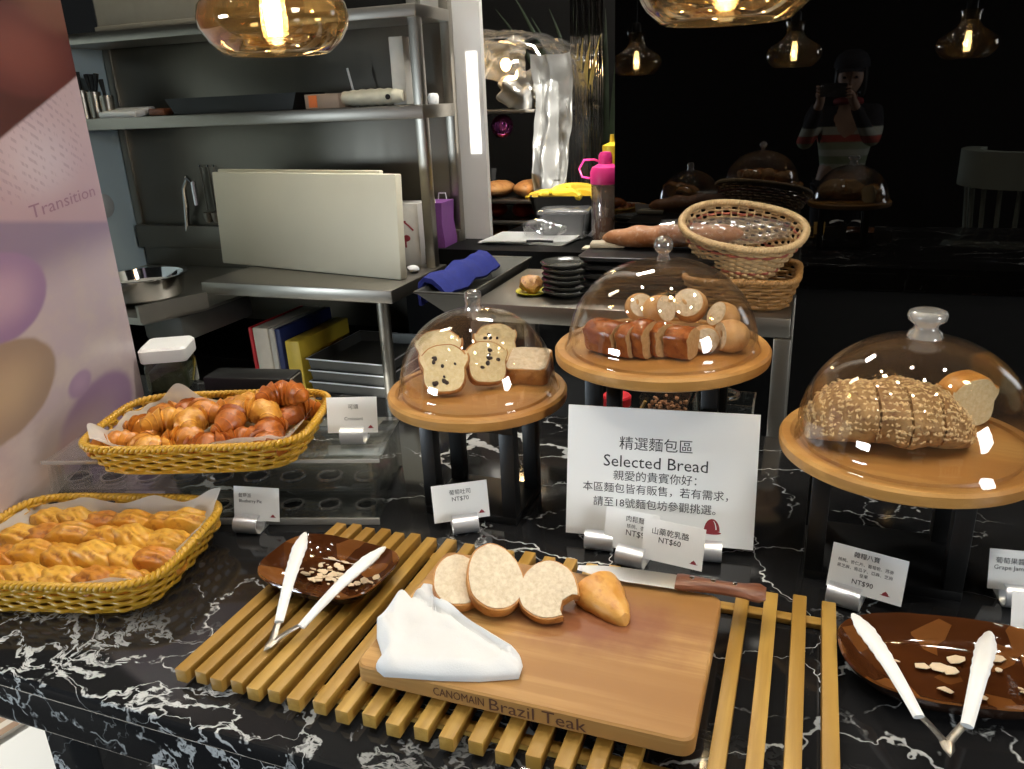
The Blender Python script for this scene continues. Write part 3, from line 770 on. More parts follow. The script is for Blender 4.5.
def dome(label, x, y, z, r, h, knob, kr):
    t = thing('cake_dome', label, 'dome', (x, y, z), 0, 'clear domes over the bread')
    o_, i_ = [], []
    n = 26
    for k in range(n+1):
        a = pi/2*k/n
        rr_, zz = r*cos(a)**.92 if k < n else 0, h*sin(a)**.96
        o_.append((max(rr_, 0), zz))
        i_.append((max(rr_*(1-.0022/r), 0), zz*(1-.0022/h)))
    bm = bmesh.new(); lathe(bm, [(r+.006, 0), (r+.006, .0022)]+o_[1:]+i_[1:-1][::-1]+[(r-.002, 0)], 80, closed=False)
    obj('cover', bm, DOME, t, smooth=60)
    bm = bmesh.new()
    if knob == 'ball':
        lathe(bm, [(0, h-.001), (.010, h-.001), (.008, h+.004), (.0065, h+.008)]+[(kr*cos(R(a)), h+.007+kr*.95+kr*sin(R(a))) for a in range(-60, 91, 10)], 32)
    elif knob == 'barrel':
        lathe(bm, [(0, h-.001), (.014, h-.001), (.0125, h+.006), (kr*.95, h+.010), (kr, h+.020), (kr*.9, h+.026), (kr*.5, h+.029), (0, h+.029)], 32)
    else:
        lathe(bm, [(0, h-.001), (.020, h-.001), (.018, h+.005), (.0135, h+.009), (.0135, h+.014), (kr*.95, h+.020), (kr, h+.025), (kr*.93, h+.030), (kr*.7, h+.032), (0, h+.032)], 32)
    obj('knob', bm, FROST if knob == 'mush' else KNOBM, t, smooth=60)
    return t
LZ, MZ, RZ = T+.18, T+.255, T+.18
stand('black frame stand under the lowest left wooden disc', -.450, 1.030, .150, .120, .1595, 0)
stand('tall black frame stand behind the big bread notice', -.190, 1.100, .185, .150, .2345)
stand('wide black frame stand under the right wooden disc of seeded bread', .120, 1.020, .182, .140, .1595)
disc('round wooden disc under the raisin bread slices', -.467, 1.065, LZ-.02, .140, 0)
disc('round wooden disc under the glazed bread, highest of the three', -.190, 1.110, MZ-.02, .155, 20)
disc('round wooden disc under the seeded loaf at the right', .136, 1.020, RZ-.02, .152, -10)
dome('clear dome over the raisin bread slices, left of the three', -.467, 1.068, LZ, .122, .125, 'barrel', .0135)
dome('clear dome over the glazed bread, highest of the three', -.190, 1.112, MZ, .136, .125, 'ball', .0135)
dome('large clear dome with frosted knob over the seeded loaf', .140, 1.018, RZ, .136, .135, 'mush', .022)

# ---- raisin bread under the left dome
G = 'raisin bread slices under the left dome'
p = ON(444, 398, LZ); bread_slice('raisin_bread_slice', 'front raisin bread slice at the left, showing the most raisins', 'loaf', .071, .077, .016, p+V((0, .004, .005)), (R(-32), 0, face_to_cam(p, -6)), CRUST, CRUMBY, G, 10, 21)
p = ON(436, 389, LZ); bread_slice('raisin_bread_slice', 'raisin bread slice half hidden behind the front left one', 'loaf', .071, .077, .016, p+V((0, .016, .0145)), (R(-34), 0, face_to_cam(p, -6)), CRUST, CRUMBY, G, 3, 12)
p = ON(486, 392, LZ); bread_slice('raisin_bread_slice', 'leaning raisin bread slice in the middle of the left dome', 'loaf', .066, .070, .017, p+V((0, .010, .008)), (R(-36), R(6), face_to_cam(p, 14)), CRUST, CRUMBY, G, 7, 33)
p = ON(497, 378, LZ); bread_slice('raisin_bread_slice', 'raisin bread slice at the back of the left dome', 'loaf', .068, .074, .017, p+V((-.006, .030, .012)), (R(-44), 0, face_to_cam(p, 10)), CRUST, CRUMBY, G, 6, 14)
p = ON(527, 389, LZ); bread_slice('toast_slice', 'thick pale toast end lying tilted at the right of the left dome', 'square', .068, .060, .030, p+V((-.006, .012, .014)), (R(-72), R(0), face_to_cam(p, -14)), CRUST, CRUMBW, None, 0, 15)

# ---- glazed bread under the middle dome
def chunk(name, label, w, h, th, loc, rot, crust, crumb, group, seed):
    """a cut of a glazed loaf: crown and cheeks glazed, cut faces bare"""
    t = thing(name, label, 'bread', loc, rot, group)
    out = [(x*(1+.05*mn.noise(V((x*50, z*50, seed)))), z*(1+.05*mn.noise(V((z*50, x*50, seed+3))))) for x, z in slice_outline('loaf', w, h)]
    def ring(k, y): return [V((x*k, y, h*.45+(z-h*.45)*k)) for x, z in out]
    bm = bmesh.new(); loft(bm, [ring(.97, -th/2), ring(1.0, -th/2+.002), ring(1.02, 0), ring(1.0, th/2-.002), ring(.97, th/2)]); obj('crust', bm, crust, t)
    bm = bmesh.new(); loft(bm, [ring(.5, -th/2-.0014), ring(.95, -th/2-.0008), ring(.95, th/2+.0008), ring(.5, th/2+.0014)]); obj('crumb', bm, crumb, t)
    return t
G = 'cuts of glazed bread under the middle dome'
for px, py, w_, h, th, yaw, lean, nm, sd in ((606, 354, .044, .047, .050, 62, 0, 'leftmost and widest of the front row', 1), (629, 358, .044, .049, .017, 68, -4, 'thin cut second from the left', 2), (643, 358, .046, .051, .024, 66, -6, 'cut in the centre of the front row', 3), (660, 358, .044, .048, .017, 52, 10, 'thin cut tilted to the right', 4), (680, 359, .042, .044, .034, 75, 0, 'rightmost of the front row', 5)):
    p = ON(px, py, MZ); chunk('glazed_bread', 'glossy brown glazed bread, '+nm, w_, h, th, p+V((0, .006, .0008)), (R(0), R(lean*.5), R(yaw)), CRUSTG, CRUMBB, G, sd)
def roll(label, px, py, lift, s, yaw, pitch, seed, mat=CRUSTL):
    p = ON(px, py, MZ)+V((0, .022, 0)); t = thing('cut_roll', label, 'bread', p+V((0, 0, lift)), (R(pitch), 0, R(yaw)), 'pale cut rolls under the middle dome')
    bm = bmesh.new(); rings = []
    for k in range(13):
        y = -s*.55+s*1.45*k/12; q = max(.02, 1-((y-.05*s)/(s*1.02))**2)**.5 if k else .86
        rings.append([V((s*.92*q*cos(2*pi*j/30)*(1+.05*mn.noise(V((k*.3, j*.3, seed)))), y, s*.9*(1+q*sin(2*pi*j/30)))) for j in range(30)])
    loft(bm, rings); obj('crust', bm, mat, t)
    bm = bmesh.new(); loft(bm, [[V((s*.76*k*cos(2*pi*j/30), -s*.55-d_, s*.9+s*.74*k*sin(2*pi*j/30))) for j in range(30)] for k, d_ in ((.15, .0022), (.6, .0016), (1, .0009), (1, -.001))]); obj('crumb', bm, CRUMBW, t)
    rg = random.Random(seed)
    for q in range(1):
        bm = bmesh.new(); ball(bm, (rg.uniform(-.4, .4)*s, -s*.55-.0022, s*(.9+rg.uniform(-.4, .4))), (s*.20, .0010, s*.09), 2, .5, 120, (0, rg.uniform(0, 2), 0)); obj('raisin', bm, CRUMBB, t)
roll('pale roll at the back left of the middle dome', 638, 336, .018, .024, 30, -25, 1)
roll('pale roll between the two cut faces at the back', 660, 338, .014, .026, 60, -20, 2)
roll('cut roll with a large white face at the back of the middle dome', 685, 336, .016, .029, -4, -30, 3)
roll('round roll at the back right of the middle dome', 714, 340, .008, .025, -50, -30, 4)
roll('cut roll with white face lying at the front right', 703, 358, .0, .022, 22, -12, 5)
roll('pinkish roll beside the right rim of the middle dome', 726, 357, .0, .026, -60, -5, 6)

# ---- seeded loaf, cut, and a piece of cheese bread under the right dome
def seeded(label, cen, axis, x0, x1, seed):
    """one cut of a long oval seeded loaf; the loaf runs along 'axis'"""
    t = thing('seeded_loaf_cut', label, 'bread', (cen.x, cen.y, cen.z), axis, 'cuts of the seeded loaf')
    Lh = .100
    def sec(x, k=1.0):
        q = max(.05, 1-(abs(x)/Lh)**2.6)**.5*k; out = []
        for j in range(36):
            a = 2*pi*j/36; y = cos(a)*.060*q; z = .043*q*(sin(a) if sin(a) > 0 else sin(a)*.75)
            f = 1+.20*mn.noise(V((x*30, a*1.3, 4.0)))+.04*mn.noise(V((x*110, a*4, 1)))
            out.append(V((x, y*f, .035*q+.002+z*f)))
        return out
    n = 8; bm = bmesh.new()
    loft(bm, [sec(x0, .93)]+[sec(x0+.0015+(x1-x0-.003)*k/n) for k in range(n+1)]+[sec(x1, .93)])
    zmin = min(v_.co.z for v_ in bm.verts)
    for v_ in bm.verts: v_.co.z -= zmin
    verts = [(f.calc_center_median().copy(), f.normal.copy()) for f in (bmesh.ops.recalc_face_normals(bm, faces=bm.faces), bm.faces)[1] if len(f.verts) == 4]
    obj('crust', bm, SEEDL, t, smooth=50)
    bm = bmesh.new()
    for xx, k in ((x0, -1), (x1, 1)):
        loft(bm, [[V((xx+k*d_, p.y*s, (p.z-zmin-.03)*s+.03)) for p in sec(xx, .9)] for s, d_ in ((1, -.001), (1, .0006), (.4, .0012))])
    obj('crumb', bm, CRUMBB, t)
    bm = bmesh.new(); rg = random.Random(seed)
    for q in range(int(24000*(x1-x0))):
        c_, n_ = rg.choice(verts)
        if n_.z < -.25: continue
        c_ = c_+V((rg.uniform(-.003, .003), rg.uniform(-.003, .003), rg.uniform(-.001, .001)))+n_*.0006
        u_ = n_.orthogonal().normalized(); w_ = n_.cross(u_); a = rg.uniform(0, 6.3); e1 = (u_*cos(a)+w_*sin(a)); e2 = n_.cross(e1)
        l_, m_ = rg.uniform(.0018, .0038), rg.uniform(.0010, .0020); tl = n_*rg.uniform(-.0008, .0012)
        vs = [bm.verts.new(p) for p in (c_+e1*l_+tl, c_+e2*m_, c_-e1*l_-tl, c_-e2*m_, c_+n_*.0009, c_-n_*.0006)]
        for i in range(4):
            bm.faces.new((vs[i], vs[(i+1) % 4], vs[4])); bm.faces.new((vs[(i+1) % 4], vs[i], vs[5]))
    o = obj('oat_topping', bm, OAT, t, smooth=0); o['kind'] = 'stuff'
    return t
pc = V((.108, 1.005, RZ+.0005)); ax = R(8)
for (x0, x1), nm in zip(((-.092, -.020), (-.0195, .014), (.0145, .052), (.0525, .094)), ('left end of the cut seeded loaf with oat crust', 'second cut from the left of the seeded oat loaf', 'third cut from the left of the seeded oat loaf', 'right end of the cut seeded oat loaf')):
    seeded(nm, pc, ax, x0, x1, int(x0*1000)+200)
p = ON(960, 430, RZ)+V((.006, .028, 0)); t = chunk('cheese_bread', 'golden piece of cheese bread behind the seeded loaf', .060, .066, .034, (p.x, p.y, RZ+.0005), (0, 0, R(28)), CRUSTGOLD, CRUMBY, None, 9)

# ================================================================ wicker baskets
def basket(name, label, loc, rz, a, b, h, flare, rows, mats, n=5, stakes=44, rim_r=.0048, N=264, rr_=.0032, group=None, tilt=(0, 0), redrows=(), braid=64):
    t = thing(name, label, 'basket', loc, (R(tilt[0]), R(tilt[1]), R(rz)), group)
    per = superell(a, b, n, N)
    def lvl(k): return flare+(1-flare)*k
    def nrm(i):
        d = per[(i+1) % N]-per[i-1]; return V((d.y, -d.x)).normalized()
    bm = bmesh.new()
    for q in range(stakes):
        i = int(N*q/stakes); pts = [V((per[i].x*lvl(k), per[i].y*lvl(k), .003+h*k)) for k in (0, .5, 1)]
        tube(bm, pts, rr_*.75, 6)
    red = bmesh.new()
    for r_ in range(rows):
        k = (r_+.5)/rows; z = .003+h*k*.96; pts = []
        for i in range(N):
            m_ = nrm(i); o_ = .0036*sin(pi*stakes*i/N+pi*(r_ % 2))+.0006*mn.noise(V((i*.3, r_*3, 0)))
            pts.append(V((per[i].x*lvl(k)+m_.x*o_, per[i].y*lvl(k)+m_.y*o_, z+.0006*mn.noise(V((i*.2, r_*2, 4))))))
        tube(red if r_ in redrows else bm, pts, h/rows*.40, 6, True)
    obj('woven_side', bm, mats[0], t, smooth=60)
    if redrows: obj('coloured_strand', red, mats[2], t, smooth=60, label='reddish woven strands')
    else: red.free()
    bm = bmesh.new()
    for ph in (0, pi/1, ):
        pts = []
        for i in range(N*2):
            f = i/2; i0 = int(f); p = per[i0].lerp(per[(i0+1) % N], f-i0); m_ = nrm(i0); a_ = 2*pi*braid*i/(N*2)+ph
            pts.append(V((p.x+m_.x*rim_r*.7*cos(a_), p.y+m_.y*rim_r*.7*cos(a_), h+rim_r*.6+rim_r*.6*sin(a_))))
        tube(bm, pts, rim_r*.72, 6, True)
    obj('braided_rim', bm, mats[1], t, smooth=60)
    bm = bmesh.new(); loft(bm, [[V((p.x*flare*.99, p.y*flare*.99, z)) for p in per] for z in (.0005, .006)]); obj('base', bm, mats[0], t)
    return t
def liner(label, t, a, b, z0, zr, peaks, seed):
    """sheet of parchment pressed into a basket, its edges standing up; peaks: (u, v, extra height, reach)"""
    bm = bmesh.new()
    def fn(u, v):
        u, v = u*2-1, v*2-1
        e = max(abs(u), abs(v))**5; s = 1-.05*(abs(u*v))**3
        z = z0+(zr-z0)*e+.003*e*mn.noise(V((u*4, v*4, seed)))+.0012*mn.noise(V((u*9, v*9, seed)))
        x, y = a*u*s, b*v*s
        for pu, pv, ex, rc in peaks:
            d = math.hypot(u-pu, v-pv); w_ = math.exp(-(d/rc)**2); z += ex*w_; x += .25*ex*w_*pu; y += .25*ex*w_*pv
        return V((x, y, z))
    surf(bm, fn, 56, 44)
    b2 = bmesh.new(); m_ = bm
    o = obj('parchment_sheet', m_, PAPER, loc=t.location, rot=t.rotation_euler, smooth=60); b2.free()
    return tag(o, label, 'paper')

# ---- acrylic riser under the croissants
RK = V((-.868, .945, T)); RR = R(16)
rk = thing('acrylic_riser', 'clear acrylic riser with rows of round holes under the croissant basket', 'riser', RK, RR)
def hole_plate(bm, x0, x1, y0, y1, z, th, nx, ny, r):
    dx, dy = (x1-x0)/nx, (y1-y0)/ny; n = 24
    for i in range(nx):
        for j in range(ny):
            cx_, cy_ = x0+dx*(i+.5), y0+dy*(j+.5)
            rgs = []
            for zz in (z, z+th):
                sq_, ci = [], []
                for k in range(n):
                    a_ = 2*pi*k/n+pi/4; c_, s_ = cos(a_), sin(a_); m_ = max(abs(c_), abs(s_))
                    sq_.append(V((cx_+c_/m_*dx/2, cy_+s_/m_*dy/2, zz))); ci.append(V((cx_+c_*r, cy_+s_*r, zz)))
                rgs.append((sq_, ci))
            vs = [[bm.verts.new(p) for p in rg] for pr_ in rgs for rg in pr_]     # lowsq, lowci, upsq, upci
            for k in range(n):
                q = (k+1) % n
                bm.faces.new((vs[2][k], vs[2][q], vs[3][q], vs[3][k])); bm.faces.new((vs[0][k], vs[1][k], vs[1][q], vs[0][q])); bm.faces.new((vs[1][k], vs[3][k], vs[3][q], vs[1][q]))
bm = bmesh.new(); hole_plate(bm, -.27, .27, -.085, .005, .046, .004, 9, 1, .019); obj('holed_shelf', bm, ACRYL, rk, smooth=0)
bm = bmesh.new(); hole_plate(bm, -.27, .27, -.105, -.01, .004, .004, 9, 1, .017); obj('holed_base', bm, ACRYL, rk, smooth=0)
bm = bmesh.new(); box(bm, (0, .015, .0905), (.54, .17, .005), .001); obj('top_sheet', bm, ACRYL, rk)
for x in (-.262, .262):
    bm = bmesh.new()
    loft(bm, [[V((x+s, y, z)) for y, z in ((-.105, 0), (-.10, .03), (-.075, .05), (-.07, .088), (.098, .088), (.098, 0))] for s in (-.003, .003)]); obj('side_sheet', bm, ACRYL, rk, smooth=0)
    for y in (-.060, .0, .08):
        bm = bmesh.new(); tube(bm, [(x*.97, y, .004), (x*.97, y, .088)], .006, 10); obj('acrylic_rod', bm, ACRYL, rk)
for i in range(9):  # clear rings added as highlights round the holes
    bm = bmesh.new(); lathe(bm, [(.017, .0035), (.0205, .0035), (.0205, .0062), (.017, .0062)], 24, closed=True, c=(-.24+.06*i, -.040, .046)); obj('hole_ring', bm, KNOBM, rk)
    bm = bmesh.new(); lathe(bm, [(.015, .0035), (.0185, .0035), (.0185, .0062), (.015, .0062)], 24, closed=True, c=(-.24+.06*i, -.0575, .004)); obj('hole_ring', bm, KNOBM, rk)
for y, z in ((-.105, .006), (-.070, .0905)):  # added frosted bars imitating the reflection along the sheet fronts
    bm = bmesh.new(); box(bm, (0, y-.002, z), (.545, .004, .011 if z < .05 else .006), .001); obj('polished_edge', bm, FROST, rk)
# ---- the two yellow baskets
B1 = V((-.868, .923, T+.0935)); B1R = 19
b1 = basket('croissant_basket', 'yellow wicker basket full of croissants on the clear riser', B1, B1R, .172, .115, .046, .86, 7, (WICKY, WICKY), group='yellow wicker baskets')
liner('crumpled white parchment lining the croissant basket', b1, .148, .098, .0075, .044, ((-1, -.75, .034, .30), (-.62, 1, .030, .20), (.55, -1, .012, .35), (-1, .2, .01, .3), (.95, -.9, .008, .3)), 3)
B2 = V((-.916, .692, T)); B2R = 14
b2 = basket('pastry_basket', 'yellow wicker basket of golden turnovers at the front left of the table', B2, B2R, .164, .118, .048, .87, 7, (WICKY, WICKY), group='yellow wicker baskets')
liner('white parchment with a raised right corner lining the turnover basket', b2, .157, .104, .0075, .046, ((1, .95, .030, .30), (1, .1, .012, .35), (.75, -.95, .012, .3), (-.4, 1, .010, .2), (.3, 1, .014, .2)), 9)

# ---- croissants
def croissant_mesh(seed, r0=.0205, rad=.040, half=64):
    bm = bmesh.new(); n, m_ = 56, 18; rg = random.Random(seed)
    rings = []
    for i in range(n+1):
        s = -1+2*i/n; a = R(half)*s
        env = max(0.0, 1-abs(s)**2.1)**.62
        seg = (abs(s)*3.6+.15) % 1.0
        r = r0*(.13+.87*env)*(1+.34*(.5-seg))*(1+.05*mn.noise(V((s*3, seed, 0))))
        c = V((rad*sin(a), rad*(cos(a)-.72), 0)); tx = V((cos(a), -sin(a), 0)); ny = V((sin(a), cos(a), 0))
        ring = []
        for j in range(m_):
            b_ = 2*pi*j/m_; z = sin(b_); z = z if z > 0 else z*.72
            ring.append(c+ny*(cos(b_)*r*1.02)+V((0, 0, z*r*.98+r0*.68))*1.0+tx*(.0025*math.copysign(1, s)*abs(sin(b_))))
        rings.append(ring)
    loft(bm, rings)
    return bm
cro_me = []
for s in range(4):
    o = obj('croissant', croissant_mesh(s+1, .0205+.0014*(s % 2), .040-.002*s, 62+4*s), CROI[0], smooth=50); cro_me.append(o.data); bpy.data.objects.remove(o)
def local(t, u, v, z): return V(t.location)+t.rotation_euler.to_matrix() @ V((u, v, z))
CR = [  # u, v (basket frame), z, turn, tip, mesh, crust, description
 (-.118, -.070, .010, 20, 0, 0, 0, 'at the left front corner of the basket'), (-.105, -.015, .010, -40, 5, 1, 0, 'by the left side of the basket'),
 (-.062, -.072, .010, 160, 0, 2, 2, 'with a pale tip at the front left'), (-.085, .040, .012, 60, 0, 3, 0, 'at the back left beside the raised paper'),
 (-.060, -.020, .026, 10, 8, 0, 2, 'on top at the left of the pile'), (-.020, -.070, .012, -15, 0, 1, 0, 'low at the front, left of centre'),
 (-.050, .050, .016, 100, 0, 2, 1, 'with a dark back and pale tip at the rear left'), (-.015, -.020, .026, 75, 5, 3, 2, 'pale, curled on top left of centre'),
 (.010, .055, .014, 20, 0, 0, 0, 'at the rear centre'), (.022, -.072, .010, 185, 0, 1, 1, 'low at the front centre'),
 (.030, -.024, .028, -80, 6, 2, 1, 'deep brown, standing out at the centre'), (.045, .050, .022, 40, 0, 3, 2, 'pale, on top at the rear centre'),
 (.066, -.070, .010, 10, 0, 0, 1, 'deep brown at the front right'), (.068, .005, .026, -30, 6, 1, 2, 'pale tipped, on top right of centre'),
 (.085, .060, .016, 70, 0, 2, 1, 'deep brown at the rear right'), (.106, -.040, .012, 100, 0, 3, 1, 'deep brown by the right side'),
 (.122, .040, .012, 50, 0, 0, 1, 'dark, in the right rear corner'), (.100, .035, .044, 15, 4, 1, 1, 'highest of the pile, dark, at the right rear'),
 (.108, -.072, .010, 150, 0, 2, 1, 'in the right front corner'), (-.010, .020, .030, 140, 0, 0, 0, 'in the middle of the pile')]
for u, v, z, tn, tp_, me_i, cm, ds in CR:
    me = cro_me[me_i].copy(); me.materials[0] = CROI[cm]
    o = bpy.data.objects.new('croissant', me); COL.objects.link(o)
    o.location = local(b1, u*1.05, v, z+.010); o.rotation_euler = (R(tp_), R(tp_*.6), R(tn+B1R)); tag(o, 'small golden croissant '+ds if cm != 1 else 'small croissant '+ds, 'croissant', 'croissants in the basket')

# ---- blueberry turnovers
def puff_mesh(seed):
    rg = random.Random(seed); bm = bmesh.new(); n, m_ = 40, 14
    A, B_ = .044, .034
    def rim(a):
        s = sin(a); return V((A*cos(a)*(1+.05*mn.noise(V((a, seed, 1)))), B_*(s if s > 0 else s*.62)*(1+.05*mn.noise(V((a, seed, 2)))), 0))
    rings = [[V((rim(2*pi*j/n).x*k, rim(2*pi*j/n).y*k, z)) for j in range(n)] for k, z in ((.3, 0), (.86, 0), (.97, .004))]
    for i in range(m_+1):
        k = 1-i/m_*.97; rg_ = []
        for j in range(n):
            p = rim(2*pi*j/n)*k
            if k > .84: z = .008+.002*sin(j*2.2)*(1 if k < .98 else .4)
            else: z = .010+.0175*max(0, 1-(k/.84)**2.3)**.55
            z += .0035*mn.noise(V((p.x*45, p.y*70, seed*5)))*(1 if k < .84 else .3)
            z += .0016*sin((p.y*1.0+p.x*.25)*420+2*mn.noise(V((p.x*40, p.y*40, seed))))*(1 if k < .84 else 0)
            rg_.append(V((p.x, p.y, z)))
        rings.append(rg_)
    loft(bm, rings)
    return bm
puf = []
for s in range(4):
    o = obj('turnover', puff_mesh(s+1), PUFF[0], smooth=60); puf.append(o.data); bpy.data.objects.remove(o)
rows_ = ['front row', 'second row from the front', 'third row from the front', 'back row']
cols_ = ['at the left end', 'second from the left', 'third from the left', 'third from the right', 'second from the right', 'at the right end']
i_ = 0
for j in range(4):
    for i in range(6):
        u = -.117+.0450*i+rnd.uniform(-.006, .006)+(.010 if j % 2 else -.004); v = -.078+.050*j+rnd.uniform(-.004, .004)
        me = puf[(i*3+j) % 4].copy(); me.materials[0] = PUFF[(0, 1, 0, 2, 1)[(i*2+j*3) % 5]]
        o = bpy.data.objects.new('turnover', me); COL.objects.link(o)
        lift = .018 if (i+j) % 2 else .022
        o.location = local(b2, u, v, lift+(.004 if 0 < i < 5 and j in (1, 2) else 0)); o.rotation_euler = (R(rnd.uniform(4, 16)), R(rnd.uniform(-12, 12)), R(B2R+rnd.uniform(-30, 30)))
        tag(o, 'golden puff turnover in the front basket, %s, %s' % (rows_[j], cols_[i]), 'pastry', 'turnovers in the basket')
for i in range(5):   # a few lower ones fill the gaps along the front
    me = puf[i % 4].copy(); me.materials[0] = PUFF[(1, 0, 2)[i % 3]]
    o = bpy.data.objects.new('turnover', me); COL.objects.link(o); o.location = local(b2, -.08+.04*i, -.045+.03*(i % 2), .010); o.rotation_euler = (0, 0, R(B2R+40*i))
    tag(o, 'golden puff turnover, bottom layer of the basket, '+cols_[i] , 'pastry', 'turnovers in the basket')

# ================================================================ price cards in curled aluminium clips
def hat(parent, M0, s):
    bm = bmesh.new()
    out = [(-1, 0), (-.62, .12), (-.45, .62), (-.1, 1.0), (.05, 1.18), (.12, .98), (.45, .62), (.60, .15), (1.0, 0), (.5, -.12), (-.5, -.12)]
    bm.faces.new([bm.verts.new((x*s, 0, z*s*.72)) for x, z in out]); bmesh.ops.transform(bm, matrix=M0, verts=bm.verts)
    return obj('printed_mark', bm, REDINK, parent, smooth=0)
def price_card(name, label, pl_, pr_, zb, h, lean, rows, hx=0, holder=True, mark=(.36, .13), group='white price cards', y_off=0.0, hw=.038):
    """pl_, pr_: the two lower card corners; rows as fractions of the card: (text, x, z, width, height)"""
    d = pr_-pl_; w_ = d.length; mid = (pl_+pr_)/2; yaw = math.atan2(d.y, d.x)
    t = thing(name, label, 'price card', (mid.x, mid.y, zb), yaw, group if holder else group)
    M0 = M.Translation((0, y_off, .0125 if holder else .0125)) @ M.Rotation(R(-lean), 4, 'X')
    bm = bmesh.new(); box(bm, (0, 0, h/2), (w_, .0008, h)); bmesh.ops.transform(bm, matrix=M0, verts=bm.verts)
    cd = obj('card', bm, CARD, t, smooth=0)
    Mp = M0 @ M.Translation((0, -.0007, 0))
    lettering('lettering', [(tx, (x-.5)*w_, (1-z)*h, wd*w_ if wd else None, ht*h if ht else None, 0) for tx, x, z, wd, ht in rows], INK, cd, Mp)
    if mark: hat(cd, Mp @ M.Translation((mark[0]*w_, 0, mark[1]*h)), w_*.072)
    if holder:
        bm = bmesh.new(); ri, ro = .0128, .0142; prof = []
        for k in range(22): a = R(75+k*13.2); prof.append((-.0150+ro*cos(a)+.0, .0142+ro*sin(a)))
        for k in range(21, -1, -1): a = R(75+k*13.2); prof.append((-.0150+ri*cos(a), .0142+ri*sin(a)))
        vs = [[bm.verts.new((hx+s*hw/2, y+.0008, z)) for y, z in prof] for s in (-1, 1)]
        n = len(prof); m_ = n//2
        for k in range(n): bm.faces.new((vs[0][k], vs[0][(k+1) % n], vs[1][(k+1) % n], vs[1][k]))
        for v_ in vs:
            for k in range(m_-1): bm.faces.new((v_[k], v_[k+1], v_[n-2-k], v_[n-1-k]))
        obj('clip', bm, ALU, t, smooth=50)
        bm = bmesh.new(); box(bm, (hx, .004, .0012), (hw, .026, .0016)); box(bm, (hx, .0035, .012), (hw, .001, .020), rot=(R(-lean), 0, 0)); obj('clip_foot', bm, ALU, t)
    return t
zc = T+.0125
price_card('price_card', 'white croissant card standing on the clear riser', ON(328, 433, T+.1065), ON(378, 432, T+.1065), T+.0935, .058, 14, [('可頌', .53, .27, .20, None), ('Croissant', .53, .60, .37, None)], .004)
price_card('price_card', 'white blueberry pie card in front of the clear riser', ON(234.6, 519, zc), ON(279.6, 522, zc), T, .052, 14, [('藍莓派', .25, .26, .28, None), ('Blueberry Pie', .37, .44, .50, None)], -.006)
price_card('price_card', 'white raisin toast price card before the left cake stand', ON(434.6, 523.7, zc), ON(490, 516, zc), T, .056, 16, [('葡萄吐司', .50, .23, .38, None), ('NT$70', .50, .42, .30, None)], .002)
price_card('price_card', 'white eight grain bread price card left of the brown right dish', ON(826, 585, zc), ON(901, 607, zc), T, .056, 18, [('雜糧八寶', .47, .15, .34, None), ('核桃、杏仁片、葡萄乾、燕麥', .47, .33, .74, None), ('黑芝麻、南瓜子、亞麻、芝麻', .47, .46, .74, None), ('堅果', .47, .58, .11, None), ('NT$90', .47, .75, .28, None)], -.018, mark=(.28, .14))
price_card('price_card', 'white grape jam card cut off by the right edge of the photo', ON(987, 588, zc), ON(1046, 594, zc), T, .050, 16, [('葡萄果醬', .36, .27, .50, None), ('Grape Jam', .34, .46, .50, None)], .0)
price_card('price_card', 'blank pale card leaning in its clip nearest the right edge', ON(1010, 637, zc), ON(1056, 642, zc), T, .052, 20, [], .004, mark=None)
price_card('price_card', 'white price card clipped left in the pair before the big notice', ON(603, 545, zc), ON(656, 557, zc), T, .056, 16, [('肉鬆麵包', .62, .20, .46, None), ('核桃、杏桃', .62, .38, .42, None), ('NT$90', .62, .56, .42, None)], .008, mark=None)
price_card('price_card', 'white price card overlapping on the right of the pair before the notice', ON(641, 556, zc)+V((0, -.004, 0)), ON(702, 570, zc)+V((0, -.004, 0)), T, .056, 16, [('山藥乾乳酪', .45, .27, .60, None), ('NT$60', .45, .48, .36, None)], 0, False)
# the big notice
pl_, pr_ = ON(566, 532, zc), ON(753, 550, zc); d = pr_-pl_; NW, NH = d.length, .186
nt = thing('bread_notice', 'large white notice reading Selected Bread below the middle dome', 'notice', ((pl_.x+pr_.x)/2, (pl_.y+pr_.y)/2, T), math.atan2(d.y, d.x))
M0 = M.Translation((0, 0, .0125)) @ M.Rotation(R(-12), 4, 'X')
bm = bmesh.new(); box(bm, (0, 0, NH/2), (NW, .003, NH)); bmesh.ops.transform(bm, matrix=M0, verts=bm.verts); pn = obj('panel', bm, CARD, nt, smooth=0)
Mp = M0 @ M.Translation((0, -.0018, 0))
rows = [('精選麵包區', .475, .265, .385), ('Selected Bread', .475, .405, .55), ('親愛的貴賓你好：', .475, .515, .44), ('本區麵包皆有販售，若有需求，', .475, .615, .77), ('請至18號麵包坊參觀挑選。', .475, .725, .65)]
lettering('lettering', [(tx, (x-.5)*NW, (1-z)*NH, wd*NW, None, 0) for tx, x, z, wd in rows], INK, pn, Mp)
bm = bmesh.new(); n = 20
bm.faces.new([bm.verts.new((.0105*cos(pi*k/n)*1.0, 0, .0175*sin(pi*k/n))) for k in range(n+1)])
bm.faces.new([bm.verts.new((.0125*cos(2*pi*k/n), -.0001, -.002+.0025*sin(2*pi*k/n))) for k in range(n)])
bmesh.ops.transform(bm, matrix=Mp @ M.Translation((.285*NW, 0, .115*NH)), verts=bm.verts); obj('printed_mark', bm, REDINK, pn, smooth=0, label='red bell shaped print')
bm = bmesh.new(); o_ = [(.0065*cos(a), .0155*sin(a)) for a in [R(10+k*8) for k in range(9)]]; i_2 = [(.0050*cos(a), .0150*sin(a)) for a in [R(10+k*8) for k in range(8, -1, -1)]]
